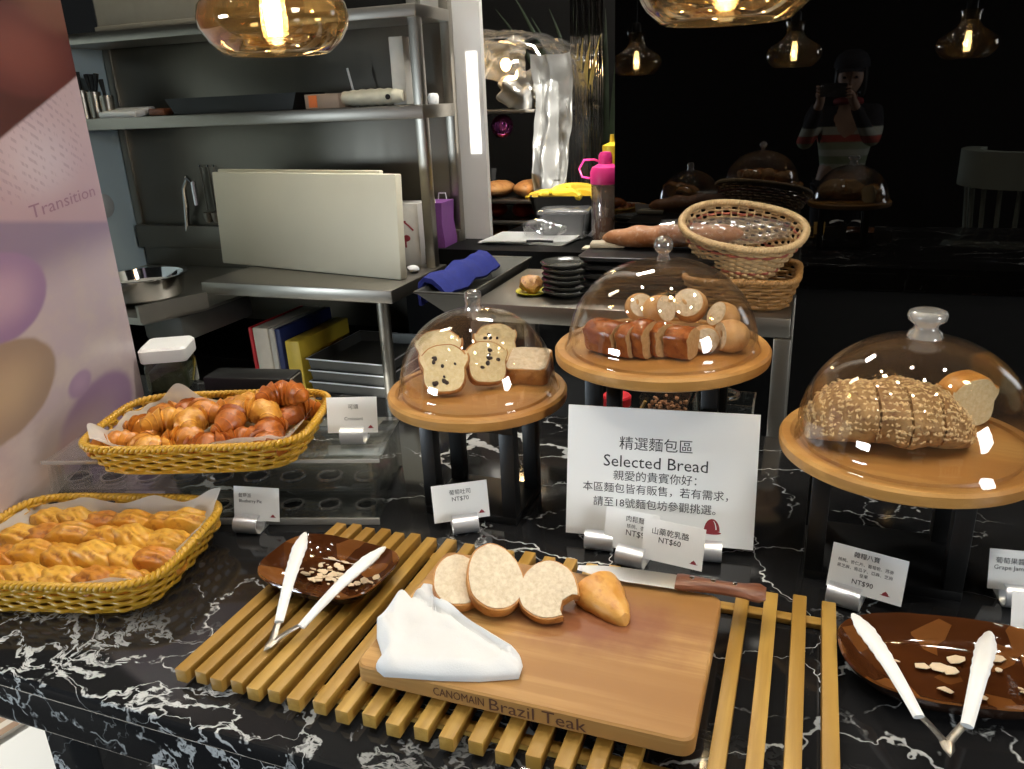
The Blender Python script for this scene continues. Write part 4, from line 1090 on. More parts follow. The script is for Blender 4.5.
bm.faces.new([bm.verts.new((x, -.0002, z)) for x, z in o_+i_2]); bmesh.ops.transform(bm, matrix=Mp @ M.Translation((.285*NW, 0, .115*NH)), verts=bm.verts); obj('printed_gleam', bm, CARD, pn, smooth=0)
for hx in (-.078, .068):
    bm = bmesh.new(); tube(bm, [(hx-.020, -.0165, .0145), (hx+.020, -.0165, .0145)], .0142, 20); box(bm, (hx, -.002, .0012), (.036, .028, .0016)); obj('clip', bm, ALU, nt, smooth=50)

# ================================================================ glazed dishes and tongs
def dish(label, cx_, cy_, z, a, b, h, rz, n=3.2, wob=0.0):
    per = superell(a, b, n, 96)
    t = thing('glazed_dish', label, 'dish', (cx_, cy_, z), R(rz), 'brown glazed dishes')
    def ring(k, zz): return [V((p.x*k, p.y*k, zz+(wob*h*(abs(p.x)/a)**3 if k > .8 else 0)+.0008*mn.noise(V((p.x*40, p.y*40, 1)))*(k > .9))) for p in per]
    bm = bmesh.new(); loft(bm, [ring(.08, .006), ring(.5, .0055), ring(.66, .007), ring(.80, .013), ring(.92, h*.72), ring(.985, h-.001), ring(1.0, h), ring(1.012, h-.002)], mi=0, caps=False); bm.faces.new([bm.verts.new(p) for p in ring(.0801, .006)]); obj('glazed_inside', bm, GLAZE, t, smooth=60)
    bm = bmesh.new(); loft(bm, [ring(1.013, h-.0022), ring(.97, h*.7), ring(.86, .010), ring(.70, .001), ring(.4, .0008)], caps=False); bm.faces.new([bm.verts.new(p) for p in ring(.4001, .0008)]); obj('outside', bm, GLAZE_D, t, smooth=60)
    return t
def flakes(label, t, a, b, z, n, seed, s0=.0055):
    bm = bmesh.new(); rg = random.Random(seed)
    for q in range(n):
        u, v = rg.gauss(0, .32)*a, rg.gauss(0, .30)*b; s = rg.uniform(.25, 1)*s0
        k = rg.randint(5, 7); a0 = rg.uniform(0, 6); tz = rg.uniform(-.3, .3)
        pts = [V((u+s*cos(a0+2*pi*i/k)*rg.uniform(.6, 1.1), v+s*.7*sin(a0+2*pi*i/k)*rg.uniform(.6, 1.1), z+tz*s*cos(2*pi*i/k))) for i in range(k)]
        loft(bm, [pts, [p+V((0, 0, .0008)) for p in pts]])
    o = obj('pastry_crumbs', bm, ALMOND, loc=t.location, rot=t.rotation_euler, smooth=0)
    return tag(o, label, 'crumbs', None, 'stuff')
d1 = dish('dark brown glazed dish on the slats with crumbs and white tongs', -.543, .732, SL0+.0238, .086, .062, .026, -4, 3.4, .15)
flakes('pale almond crumbs in the left brown dish', d1, .075, .05, .0100, 60, 4, .008)
d2 = dish('large brown glazed dish at the right front corner of the table', .182, .793, T, .116, .072, .032, 8, 2.6, .12)
flakes('pale almond flakes in the right brown dish', d2, .10, .06, .0105, 13, 6, .013)
def tongs(label, J, arms, rz_w=.0088):
    t = thing('serving_tongs', label, 'tongs', J, 0, 'white serving tongs')
    for A_, B_ in arms:
        bm = bmesh.new(); n = 22; pts, rs = [], []
        for i in range(n+1):
            u = i/n; p = A_.lerp(B_, u); p = p+V((0, 0, .006*sin(pi*u)))
            r = rz_w*(.62+.55*u) if u < .8 else rz_w*(1.06-(u-.8)*3.4)
            if u > .45: r *= 1+.10*(i % 2)
            if u == 1: r = rz_w*.25
            pts.append(p); rs.append(r)
        tube(bm, pts, rs, 12, sq=(.55, 1.0)); obj('tong_arm', bm, WHITEP, t, world=True, smooth=45)
        bm = bmesh.new(); q = A_.lerp(B_, .06)
        tube(bm, [q, q.lerp(J, .5)+V((0, 0, .001)), q.lerp(J, .9)], [.0042, .004, .0045], 8, sq=(.35, 1)); obj('steel_shank', bm, STEEL, t, world=True)
    bm = bmesh.new(); a_, b_ = [q[0].lerp(J, .9) for q in arms]; o_ = (J-(arms[0][1]+arms[1][1])/2); o_.z = 0; o_.normalize()
    tube(bm, [a_, a_.lerp(J, .7)+o_*.007, J+o_*.011, b_.lerp(J, .7)+o_*.007, b_], .0048, 8, sq=(.4, 1)); obj('spring_bow', bm, STEEL, t, world=True)
J = ON(272, 642, T+.0305); tongs('white handled tongs resting across the left brown dish', J, ((ON(279, 622, T+.042), ON(305, 533, T+.068)), (ON(301, 627, T+.042), ON(385, 547, T+.066))))
J = ON(947, 744, T+.030); tongs('white handled tongs resting across the right brown dish', J, ((ON(919, 717, T+.048), ON(853, 614, T+.058)), (ON(967, 726, T+.048), ON(990, 632, T+.058))))

# ================================================================ the poster board at the left
PA, PB = V((-1.402, 1.290, T)), V((-1.030, .587, T))
pd = (PB-PA).normalized(); pn_ = V((-pd.y, pd.x, 0))
if pn_.dot(V((0, 0, 0))-PA) < 0: pn_ = -pn_
PYAW = math.atan2(pd.y, pd.x)
def PO(px, py):
    d = _ray(px, py); o = V((0, 0, CAMZ)); t = (PA-o).dot(pn_)/d.dot(pn_); p = o+d*t
    return (p-PA).dot(pd), p.z-T
# printed picture in the poster's own frame: x along the board from its far edge, z up
t = NT('poster_print'); s_ = t.sep(); X, Z = s_[0], s_[2]
def line_side(p, q, soft):                 # 1 above the line p-q
    (x0, z0), (x1, z1) = PO(*p), PO(*q); sl = (z1-z0)/(x1-x0)
    return t.rng(t.math('SUBTRACT', Z, t.math('ADD', t.math('MULTIPLY', X, sl), z0-sl*x0)), -soft, soft)
def disc_m(px, py, rx, rz, soft=.08, wob=0.0):
    x0, z0 = PO(px, py)
    dx = t.math('DIVIDE', t.math('SUBTRACT', X, x0), rx); dz = t.math('DIVIDE', t.math('SUBTRACT', Z, z0), rz)
    d = t.math('SQRT', t.math('ADD', t.math('MULTIPLY', dx, dx), t.math('MULTIPLY', dz, dz)))
    if wob: d = t.math('ADD', d, t.math('MULTIPLY', t.math('SUBTRACT', t.noise(14), .5), wob))
    return t.rng(d, 1-soft, 1+soft, 1, 0), d
zb, zm = PO(70, 235)[1], PO(70, 300)[1]
base = t.mix(t.rng(Z, PO(60, 470)[1], PO(60, 320)[1]), (.46, .36, .35), (.50, .40, .44))
base = t.mix(t.rng(t.noise(6, t.mapping(scale=(1, 1, 2.5))), .4, .7), base, (.55, .45, .42))
base = t.mix(t.math('MULTIPLY', t.rng(Z, PO(70, 290)[1], PO(70, 232)[1]), .85), base, (.20, .135, .24))
paper = t.mix(t.rng(Z, zb, PO(60, 110)[1]), (.42, .28, .33), (.55, .42, .46))
m1, dm = disc_m(38, 160, .12, .05, .8); paper = t.mix(t.math('MULTIPLY', m1, .7), paper, (.62, .54, .60))
# faint rows of print on the paper
ln = t.math('FRACT', t.math('ADD', t.math('MULTIPLY', Z, 60), t.math('MULTIPLY', X, -22)))
tx = t.math('MULTIPLY', t.rng(ln, .55, .7), t.rng(t.noise(85, t.mapping(scale=(1, 1, .3))), .45, .58))
a0 = t.math('MULTIPLY', line_side((60, 180), (100, 160), .01), t.rng(X, .03, .06)); 
paper = t.mix(t.math('MULTIPLY', t.math('MULTIPLY', tx, a0), .35), paper, (.22, .14, .20))
pic = t.mix(line_side((0, 222), (108, 222), .006), base, paper)
dark = t.mix(t.noise(7), (.055, .012, .010), (.095, .026, .021))
m2, d2_ = disc_m(22, 52, .22, .075, .10, .1); dark = t.mix(m2, dark, t.mix(t.rng(d2_, .2, 1), (.20, .062, .048), (.125, .034, .030)))
m2, d2_ = disc_m(60, 8, .2, .05, .35, .2); dark = t.mix(t.math('MULTIPLY', m2, .6), dark, (.24, .10, .065))
pic = t.mix(line_side((0, 137), (73, 78), .004), pic, dark)
for px, py, rx, rz, c0, c1, sf in ((2, 298, .15, .066, (.46, .30, .40), (.30, .18, .32), .06), (4, 392, .18, .070, (.46, .33, .22), (.33, .23, .17), .06), (98, 419, .20, .075, (.40, .27, .38), (.30, .19, .30), .12), (78, 384, .055, .022, (.40, .27, .38), (.36, .24, .35), .2), (58, 458, .20, .04, (.50, .30, .20), (.50, .38, .32), .7), (140, 400, .05, .06, (.30, .19, .24), (.42, .32, .34), .8)):
    mk, dd = disc_m(px, py, rx, rz, sf, .10); pic = t.mix(mk if sf < .5 else t.math('MULTIPLY', mk, .6), pic, t.mix(t.rng(dd, .1, 1.0), c0, c1))
t.set(pic, .35)
PW, PH = .665, 1.05
po = thing('poster_board', 'tall standing poster of macarons and meringues in pink, purple and red', 'poster', PA, PYAW)
bm = bmesh.new(); box(bm, (PW/2, 0, PH/2), (PW, .008, PH)); obj('printed_panel', bm, t.m, po, smooth=0)
sgn = 1 if (Euler((0, 0, PYAW)).to_matrix() @ V((0, 1, 0))).dot(pn_) > 0 else -1
bm = bmesh.new(); loft(bm, [[V(p) for p in ((.35+x, -sgn*.005, .5), (.35+x, -sgn*.17, 0), (.35+x, -sgn*.155, 0), (.35+x, -sgn*.005, .46))] for x in (0, .02)]); obj('easel_strut', bm, BLACKM, po, smooth=0)
# the panel's printed side faces the room; letters run along it, reading left to right from there
(tx0, tz0), (tx1, tz1) = PO(27, 213), PO(92, 190)
turn = math.atan2(tz1-tz0, -(tx1-tx0)); L_ = math.hypot(tx1-tx0, tz1-tz0)
Mt = M.Translation(((tx0+tx1)/2, sgn*.0045, (tz0+tz1)/2)) @ (M.Rotation(pi, 4, 'Z') if sgn > 0 else M.Identity(4))
lettering('lettering', [('Transition', 0, 0, L_, .022, turn)], plain('violet_print', (.30, .17, .24), .5), po, Mt)

# ---- glass jar with a white lid behind the croissant basket, and a dark tray
k = thing('storage_jar', 'square glass jar with white lid behind the croissant basket by the poster', 'jar', (-1.362, 1.35, T), R(28))
bm = bmesh.new(); loft(bm, [rr(.058*q, .058*q, .012, z) for q, z in ((.75, 0), (.82, .006), (.82, .060), (.77, .074), (.77, .080))]); obj('glass_body', bm, clear('jar_glass', (.75, .78, .72), .10, .8, .06), k)
bm = bmesh.new(); loft(bm, [rr(.052*q, .052*q, .012, z) for q, z in ((.72, .003), (.80, .008), (.80, .050), (.5, .056))]); obj('dark_tea', bm, plain('dark_tea', (.10, .11, .06), .35, .5, .8, 60, .6, 120), k)
bm = bmesh.new(); loft(bm, [rr(.060*q, .060*q, .012, z) for q, z in ((.84, .076), (.86, .080), (.86, .104), (.78, .110), (.4, .111))]); obj('lid', bm, WHITEP, k)
k = thing('steel_tray', 'dark steel tray with bright end standing behind the croissant basket', 'tray', (-1.13, 1.345, T), R(10))
bm = bmesh.new(); box(bm, (0, 0, .028), (.20, .07, .055), .004); obj('tray_body', bm, BLACKP, k)
bm = bmesh.new(); box(bm, (.102, 0, .030), (.006, .05, .045), .002); obj('end_plate', bm, STEEL, k)

# ---- jars behind the middle stand
k = thing('glass_jar', 'glass jar with red lid behind the left legs of the middle stand', 'jar', (-.305, 1.325, T))
bm = bmesh.new(); lathe(bm, [(0, 0), (.026, 0), (.028, .004), (.028, .062), (.024, .070), (.022, .070), (.025, .060), (.025, .005), (0, .004)], 28); obj('jar_body', bm, KNOBM, k)
bm = bmesh.new(); lathe(bm, [(0, .068), (.026, .068), (.0265, .084), (.024, .087), (0, .087)], 28); obj('lid', bm, plain('red_lid', (.55, .02, .03), .35), k)
bm = bmesh.new(); lathe(bm, [(0, .005), (.024, .005), (.024, .05), (0, .052)], 20); obj('dark_jam', bm, plain('dark_jam', (.03, .012, .02), .2), k)
def clear_box(name, label, x, y, w_, d_, h):
    t = thing(name, label, 'container', (x, y, T), 0); bm = bmesh.new()
    q = lambda s, z: [V((a*w_/2*s, b*d_/2*s, z)) for a, b in ((-1, -1), (1, -1), (1, 1), (-1, 1))]
    loft(bm, [q(.9, .004), q(.97, h), q(1.02, h), q(1.02, h-.003), q(1.0, h-.003), q(.93, 0)], caps=True); obj('box_body', bm, ACRYL, t, smooth=0); return t
k = clear_box('clear_container', 'clear container of chopped nuts behind the middle stand', -.215, 1.33, .085, .07, .098)
bm = bmesh.new(); rg = random.Random(5)
for q in range(230): ball(bm, (rg.uniform(-.034, .034), rg.uniform(-.028, .028), rg.uniform(.010, .082)), (rg.uniform(.003, .005), .003, .0035), 1, 0, 1, (0, 0, rg.uniform(0, 3)))
o = obj('chopped_nuts', bm, plain('nut_mix', (.34, .15, .06), .6, 0, .7, 160), k); o['kind'] = 'stuff'
k = clear_box('clear_container', 'empty clear container behind the right legs of the middle stand', -.115, 1.33, .10, .07, .098)
bm = bmesh.new(); lathe(bm, [(.02, .100), (.026, .100), (.026, .106), (.02, .106)], 20, closed=True); obj('spout_ring', bm, ACRYL, k)
bm = bmesh.new(); tube(bm, [(0, 0, 0), (.045, 0, .095)], .003, 8); tag(obj('wooden_stick', bm, BAMBOO, loc=(-.290, 1.285, T)), 'thin wooden stick leaning between the jars behind the middle stand', 'stick')

# ================================================================ steel cart with baskets behind the table
CZ = .895
ct = thing('service_cart', 'grey steel service cart behind the marble table carrying baskets and bowls', 'cart', (-.38, 1.9, 0))
bm = bmesh.new(); box(bm, (-.385, 1.905, CZ-.022), (.73, .41, .044), .004); obj('cart_top', bm, STEEL, ct, world=True)
for x, y in ((-.035, 1.715), (-.735, 1.715), (-.035, 2.095), (-.735, 2.095)):
    bm = bmesh.new(); box(bm, (x, y, .425), (.036, .036, .85), .003); obj('leg', bm, STEEL, ct, world=True)
bm = bmesh.new(); box(bm, (-.385, 1.905, .30), (.70, .38, .03), .004); obj('lower_shelf', bm, STEEL, ct, world=True)
# open steel bin with blue towels at the cart's left end
bx = thing('towel_bin', 'shallow steel bin hooked to the left end of the cart with blue towels', 'bin', (-.83, 1.92, CZ-.06))
bm = bmesh.new()
q4 = lambda x0, x1, y0, y1, z: [V((x0, y0, z)), V((x1, y0, z)), V((x1, y1, z)), V((x0, y1, z))]
loft(bm, [q4(-.845, -.775, 1.80, 2.10, CZ-.055), q4(-.895, -.760, 1.715, 2.17, CZ+.02), q4(-.905, -.756, 1.705, 2.18, CZ+.02), q4(-.905, -.756, 1.705, 2.18, CZ+.016), q4(-.897, -.758, 1.712, 2.172, CZ+.012), q4(-.85, -.773, 1.79, 2.11, CZ-.060)]); obj('bin_body', bm, DULL, bx, world=True, smooth=0)
NAVY = plain('navy_towel', (.006, .014, .16), .85, 0, .3, 60, .5, 500)
bm = bmesh.new(); n = 40
for s in (0,):
    rings = []
    for i in range(n+1):
        u = i/n; p = V((-.898, 1.76+.37*u, CZ+.02)); rgp = []
        f = .0035*sin(u*15)+.008*mn.noise(V((u*7, 0, 2)))
        for a_, zz in ((-.022, -.050), (-.024, -.02), (-.020, .010), (-.004, .024), (.020, .020), (.042, .002), (.060, -.020), (.058, -.026), (.036, -.006), (.016, .008), (-.002, .012), (-.012, .002), (-.016, -.02), (-.015, -.05)):
            rgp.append(p+V((a_, 0, zz+f*(1 if zz > -.03 else .3))))
        rings.append(rgp)
    loft(bm, rings)
tag(obj('towel', bm, NAVY, world=True), 'navy blue towels draped over the left edge of the steel bin', 'towel')
# bowls, food plate, trays
BOWLM = plain('dark_stone_bowl', (.045, .045, .038), .22, 0, .3, 40)
c = ON(562, 299, CZ); bw = None
for i in range(6):
    z = CZ+.0006+.0135*i
    if bw is None:
        bm = bmesh.new(); lathe(bm, [(0, 0), (.038, 0), (.044, .004), (.056, .009), (.061, .015), (.059, .0165), (.052, .011), (.038, .0065), (0, .006)], 40)
        bw = tag(obj('stone_bowl', bm, BOWLM, loc=(c.x, c.y+.04, z)), 'small dark bowl on the cart, bottom of the stack', 'bowl', 'stacked dark bowls')
    else:
        o = bw.copy(); COL.objects.link(o); o.location = (c.x+.0015*sin(i*2.3), c.y+.04+.0012*cos(i*3), z); o['label'] = 'small dark bowl on the cart, '+['second from the bottom', 'third from the bottom', 'third from the top', 'second from the top', 'topmost of the stack'][i-1]
c = ON(528, 297, CZ)
bm = bmesh.new(); lathe(bm, [(0, 0), (.028, 0), (.042, .006), (.042, .008), (.025, .003), (0, .003)], 30); pl = tag(obj('yellow_plate', bm, plain('yellow_plate', (.52, .46, .03), .4), loc=(c.x, c.y+.035, CZ+.0005)), 'small yellow plate beside the stacked dark bowls', 'plate')
bm = bmesh.new(); ball(bm, (0, 0, .022), (.032, .026, .022), 3, .35, 60); f_ = tag(obj('fried_snack', bm, m_crust('snack', (.42, .20, .07), (.55, .32, .12), (.14, .03, .03), 60), loc=(c.x, c.y+.035, CZ+.0035)), 'brown fried snack lying on the yellow plate', 'food')
tl = None
for i in range(5):
    z = CZ+.0006+.0205*i
    if tl is None:
        bm = bmesh.new(); loft(bm, [rr(.165*q, .155*q, .03, zz) for q, zz in ((.90, 0), (.985, .010), (1.0, .0185), (.985, .020), (.95, .0195))])
        tl = tag(obj('black_plate', bm, BLACKP, loc=(-.345, 1.935, z)), 'flat black serving plate on the cart, bottom of the stack', 'plate', 'stacked black plates')
    else:
        o = tl.copy(); COL.objects.link(o); o.location = (-.345+.002*(i % 2), 1.935, z); o['label'] = 'flat black serving plate on the cart, '+['second from the bottom', 'middle of five', 'second from the top', 'topmost of the stack'][i-1]
TZ = CZ+.0006+.0205*5
bm = bmesh.new(); box(bm, (0, 0, .007), (.085, .045, .013), .003); c = ON(608, 247, TZ); tag(obj('wooden_tray', bm, plain('pale_wood', (.50, .44, .32), .5), loc=(c.x, c.y, TZ), rot=(0, 0, R(8))), 'pale wooden block under the tip of the baguette', 'block')
# square brown basket, then the round one on it
c = ON(755, 306, CZ); basket('brown_basket', 'square brown wicker basket under the round one on the cart', (-.135, 1.860, CZ+.0005), 0, .122, .130, .062, .84, 7, (WICKB, WICKB), 5, 36, .006, 200, .003)
basket('bread_basket', 'round natural wicker basket with red strands tipped on the brown one', (-.150, 1.885, CZ+.070), -8, .135, .112, .100, .62, 13, (WICKN, WICKN, WICKR), 2.3, 40, .0065, 220, .003, None, (16, 8), (3, 10))
# baguette in a clear bag
p0, p1 = AT(612, 243, 1.92), AT(745, 240, 1.90)
bm = bmesh.new(); n, L = 40, .335; rings = []
for i in range(n+1):
    u = i/n; q = max(.02, 1-abs(2*u-1)**3.2)**.5
    rings.append([V(((u-.5)*L, cos(2*pi*j/20)*.030*q, .027*q*sin(2*pi*j/20)*(1+.10*sin(u*30)*(sin(2*pi*j/20) > .3))+.026)) for j in range(20)])
loft(bm, rings)
BG = V(((p0.x+p1.x)/2-.01, 1.900, TZ+.006))
tag(obj('baguette', bm, m_crust('baguette_crust', (.34, .13, .045), (.46, .21, .09), (.55, .36, .24), 22, .5), loc=BG, rot=(0, R(-3), R(-2))), 'brown baguette reaching into the round wicker basket', 'bread')
bm = bmesh.new(); n = 46; rings = []
for i in range(n+1):
    u = i/n; x = -.02+u*.29; rings.append([V((x, cos(2*pi*j/26)*(.036+.004*mn.noise(V((i*.25, j*.8, 0)))), (.031+.004*mn.noise(V((i*.3, j*.8, 7))))*sin(2*pi*j/26)*(1 if u < .75 else 1-.5*(u-.75)/.25)+.033)) for j in range(26)])
loft(bm, rings, caps=False)
tag(obj('clear_bag', bm, PLASTICBAG, loc=BG, rot=(0, R(-3), R(-2))), 'clear plastic bag around the right half of the baguette', 'bag')

# ================================================================ back counter beyond the opening
KZ = .9005
pp = ON(535, 240, KZ)
for i in range(4):
    bm = bmesh.new(); n = 8; surf(bm, lambda u, v: V(((u-.5)*.30+(v-.5)*.02, (v-.5)*.20, .0025+.0015*sin(u*4+i)*v)), 10, 6)
    bmesh.ops.solidify(bm, geom=list(bm.faces), thickness=.0014)
    tag(obj('paper_sheet', bm, CARD, loc=(ON(533, 240, KZ).x+.006*(i % 2), max(2.44, ON(533, 240, KZ).y), KZ+.0035*i), rot=(0, 0, R(-4+3*i))), 'white sheet of paper on the back counter, '+['bottom of the stack', 'second from the bottom', 'second from the top', 'topmost of the stack'][i], 'paper', 'papers on the back counter')
for i, px in enumerate((522, 538)):
    bm = bmesh.new(); tube(bm, [(-.022, 0, .004), (.022, 0, .004)], .004, 8); tag(obj('pen', bm, BLACKP, loc=(-.83+.045*i, 2.41, KZ+.0155), rot=(0, 0, R(15-20*i))), ['left', 'right'][i]+' black pen stub lying on the papers', 'pen', 'pens on the papers')
bm = bmesh.new(); box(bm, (0, 0, .004), (.07, .05, .006), .001); tag(obj('note_pad', bm, CREAMP, loc=(-.625, 2.40, KZ)), 'small cream note pad at the right of the papers', 'notepad')
k = thing('plastic_tub', 'clear lidded plastic tub on the back counter behind the papers', 'container', (-.785, 2.62, KZ), R(6))
slab('trim_2', -1.03, -.30, 2.552, 3.0, 0, .90, MATTE)
bm = bmesh.new(); loft(bm, [rr(.082*q, .062*q, .015, z) for q, z in ((.85, 0), (.97, .085), (.93, .085), (.82, .003))]); obj('tub_body', bm, clear('cloudy_plastic', (.86, .86, .86), .08, .7, .2, .35, (.62, .62, .62)), k)
bm = bmesh.new(); loft(bm, [rr(.086*q, .066*q, .015, z) for q, z in ((1, .083), (1.02, .092), (.95, .096))]); obj('lid', bm, clear('cloudy_lid', (.86, .86, .86), .12, .8, .2, .35, (.62, .62, .62)), k)
bm = bmesh.new(); ball(bm, (0, 0, .036), (.075, .035, .036), 4, .45, 26); tag(obj('plastic_wrap', bm, PLASTICBAG, loc=(-.83, 2.535, KZ), smooth=20), 'crumpled clear plastic wrap in front of the tub', 'wrap')
FB = AT(566, 190, 2.78); FB.z = KZ
bk = thing('fruit_basket', 'black basket of bananas on the back counter', 'basket', FB, R(12))
bm = bmesh.new(); loft(bm, [rr(.125*q, .085*q, .03, z) for q, z in ((.8, 0), (1, .125), (.97, .125), (.78, .004))]); obj('basket_body', bm, BLACKP, bk)
BAN = plain('banana_peel', (.72, .48, .03), .45, 0, .12, 20)
for i, (x, y, z, rz) in enumerate(((-.055, -.02, .088, 10), (-.005, -.045, .094, -12), (.02, .01, .106, 30), (.070, -.02, .092, -35))):
    bm = bmesh.new(); n = 18; tube(bm, [(.11*sin(R(-50+100*j/n)), .11*(cos(R(-50+100*j/n))-.8), .0) for j in range(n+1)], [.006+.019*max(0, sin(pi*min(1, max(0, (j-1)/(n-1)))))**.5 for j in range(n+1)], 8)
    o = obj('banana', bm, BAN, rot=(0, 0, R(rz))); o.location = FB+V((x, y, z+.030)); tag(o, 'yellow banana in the black basket, '+['leftmost', 'second from the left', 'on top', 'rightmost'][i], 'banana', 'bananas on the back counter')
bm = bmesh.new(); surf(bm, lambda u, v: V((.06*(u-.5)+.012*sin(v*5), .012*sin(u*9+v*3), .105*v)), 14, 16); bmesh.ops.solidify(bm, geom=list(bm.faces), thickness=.004)
tag(obj('white_cloth', bm, LINEN, loc=(-.675, 2.60, KZ), rot=(R(-12), R(14), 0), smooth=60), 'small white cloth standing folded beside the pink lidded bottle', 'cloth')
k = thing('drink_bottle', 'clear drinking bottle with bright pink lid and loop at the back counter', 'bottle', (-.615, 2.50, KZ))
PINK = plain('pink_plastic', (.78, .04, .24), .35, 0, .08)
bm = bmesh.new(); lathe(bm, [(0, 0), (.042, 0), (.045, .006), (.045, .185), (.040, .195), (.038, .195), (.042, .18), (.042, .008), (0, .006)], 36); obj('bottle_body', bm, clear('bottle_plastic', (.82, .76, .72), .10, .8, .05, .12, (.7, .6, .55)), k)
bm = bmesh.new(); lathe(bm, [(0, .19), (.047, .19), (.048, .225), (.042, .240), (.022, .250), (.021, .275), (.016, .285), (0, .287)], 36); obj('lid', bm, PINK, k)
bm = bmesh.new(); tube(bm, [(-.046, 0, .205), (-.075, 0, .21), (-.085, 0, .235), (-.068, 0, .262), (-.035, 0, .262), (-.015, 0, .255)], .0035, 8); obj('carry_loop', bm, PINK, k)
bm = bmesh.new(); lathe(bm, [(0, .008), (.038, .008), (.038, .05), (.02, .08), (0, .085)], 28); obj('contents', bm, plain('brown_powder', (.26, .12, .06), .8, 0, .3, 60), k)
k = thing('drink_bottle', 'bottle with yellow cap half hidden behind the pink lidded bottle', 'bottle', (AT(612, 160, 2.66).x, 2.66, KZ))
bm = bmesh.new(); lathe(bm, [(0, 0), (.035, 0), (.035, .20), (.02, .23), (0, .23)], 28); obj('bottle_body', bm, clear('bottle_plastic_two', (.8, .8, .7), .1, .8, .05, .2, (.6, .6, .5)), k)
bm = bmesh.new(); lathe(bm, [(0, .225), (.032, .225), (.032, .295), (.008, .305), (.006, .33), (0, .33)], 28); obj('cap', bm, plain('yellow_cap', (.80, .55, .03), .4), k)

# ================================================================ covered pastry trolley beyond the opening
tr = thing('pastry_trolley', 'tall chrome pastry trolley under a clear film cover beyond the opening', 'trolley', (-1.20, 3.30, 0))
X0, X1, Y0, Y1 = -1.44, -.965, 3.05, 3.55
for x in (X0, X1):
    for y in (Y0, Y1):
        bm = bmesh.new(); tube(bm, [(x, y, .1), (x, y, 1.44)], .012, 10); obj('upright', bm, CHROME, tr, world=True)
for y in (Y0, Y1):
    bm = bmesh.new(); tube(bm, [(X0, y, 1.44), (X0+.06, y, 1.53), (X0+.16, y, 1.565), (X1-.16, y, 1.565), (X1-.06, y, 1.53), (X1, y, 1.44)], .012, 10); obj('top_hoop', bm, CHROME, tr, world=True)
shz = (.66, .80, .885, .97, 1.315)
for z in shz:
    bm = bmesh.new(); box(bm, ((X0+X1)/2, (Y0+Y1)/2, z-.008), (X1-X0-.03, Y1-Y0, .014), .003); obj('tray_shelf', bm, STEEL, tr, world=True)
bm = bmesh.new()      # film: over the arched top and down the right side, crinkled
def film(u, v):
    pts = [(X0-.02, 1.40), (X0+.04, 1.54), (X0+.15, 1.595), (X1-.15, 1.60), (X1-.02, 1.55), (X1+.035, 1.44), (X1+.05, 1.1), (X1+.06, .7)]
    f = u*(len(pts)-1); i = min(int(f), len(pts)-2); k = f-i; x = pts[i][0]*(1-k)+pts[i+1][0]*k; z = pts[i][1]*(1-k)+pts[i+1][1]*k
    d = .014*mn.noise(V((u*16, v*5, 1)))+.008*mn.noise(V((u*40, v*12, 3)))
    return V((x+d, Y0-.03+(Y1-Y0+.06)*v, z+d))
surf(bm, film, 70, 24); obj('film_cover', bm, COVER, tr, world=True, smooth=30)
bm = bmesh.new()      # the gathered silvery front flap at the right
surf(bm, lambda u, v: V((X1-.06+.16*u+.012*sin(v*9)+.01*mn.noise(V((u*3, v*8, 2))), Y0-.05+.03*sin(u*10+v*2)+.02*mn.noise(V((u*5, v*14, 4))), 1.50-.82*v+.03*(u-.5)**2)), 26, 60); obj('front_flap', bm, SILVERF, tr, world=True, smooth=30)
bm = bmesh.new(); surf(bm, lambda u, v: V((X0+(X1-X0-.08)*u, Y0-.045+.02*mn.noise(V((u*6, v*5, 8)))+.01*sin(u*13), 1.565-.14*v-.06*(1-u)**3+.02*mn.noise(V((u*6, 0, 3))))), 40, 12); obj('top_flap', bm, COVER, tr, world=True, smooth=30)
LOAFM = m_crust('loaf_crust', (.46, .18, .05), (.60, .30, .10), (.34, .11, .03), 14, .45)
TOM = plain('red_pastry', (.40, .05, .03), .35, 0, .5, 30)
for zi, (z, nm, mt, n_, sz) in enumerate(((shz[3], 'pale loaf', LOAFM, 3, (.062, .10, .034)), (shz[2], 'red glazed bun', TOM, 4, (.046, .046, .030)), (shz[1], 'brown bun', LOAFM, 4, (.045, .045, .028)))):
    for i in range(n_):
        bm = bmesh.new(); ball(bm, (0, 0, sz[2]), sz, 3, .12, 22, None, 0, i)
        for v_ in bm.verts: v_.co.z = max(.0, v_.co.z)
        x = (-1.345, -1.25, -1.135, -1.05)[i] if n_ == 4 else (-1.37, -1.235, -1.10)[i]; tag(obj('loaf' if zi == 0 else 'bun', bm, mt, loc=(x, Y0+.12, z-.0005)), nm+' in the film covered trolley, '+(['left', 'middle', 'right'] if n_ == 3 else ['leftmost', 'second from the left', 'third from the left', 'rightmost'])[i]+' on its shelf', 'bread', 'breads in the trolley')
bm = bmesh.new(); ball(bm, (0, 0, .070), (.105, .055, .070), 5, .55, 24); tag(obj('foil_parcel', bm, SILVERF, loc=(AT(524, 90, Y0+.1).x, Y0+.10, shz[4]-.0005), smooth=15), 'crumpled silver foil parcel on the top shelf of the trolley', 'parcel')
bm = bmesh.new(); ball(bm, (0, 0, 0), (.045, .045, .045), 3); k = tag(obj('bauble', bm, plain('violet_metal', (.45, .10, .38), .15, .9), loc=(AT(502, 116, Y0+.06).x, Y0+.06, 1.252)), 'shiny violet bauble hanging under the top shelf of the trolley', 'bauble')
bm = bmesh.new(); tube(bm, [(0, 0, .044), (0, 0, .058)], .004, 6); obj('hanger', bm, CHROME, k)
k = thing('warm_lamp', 'warm glowing lamp inside the top of the film covered trolley', 'lamp', AT(506, 70, 3.20))
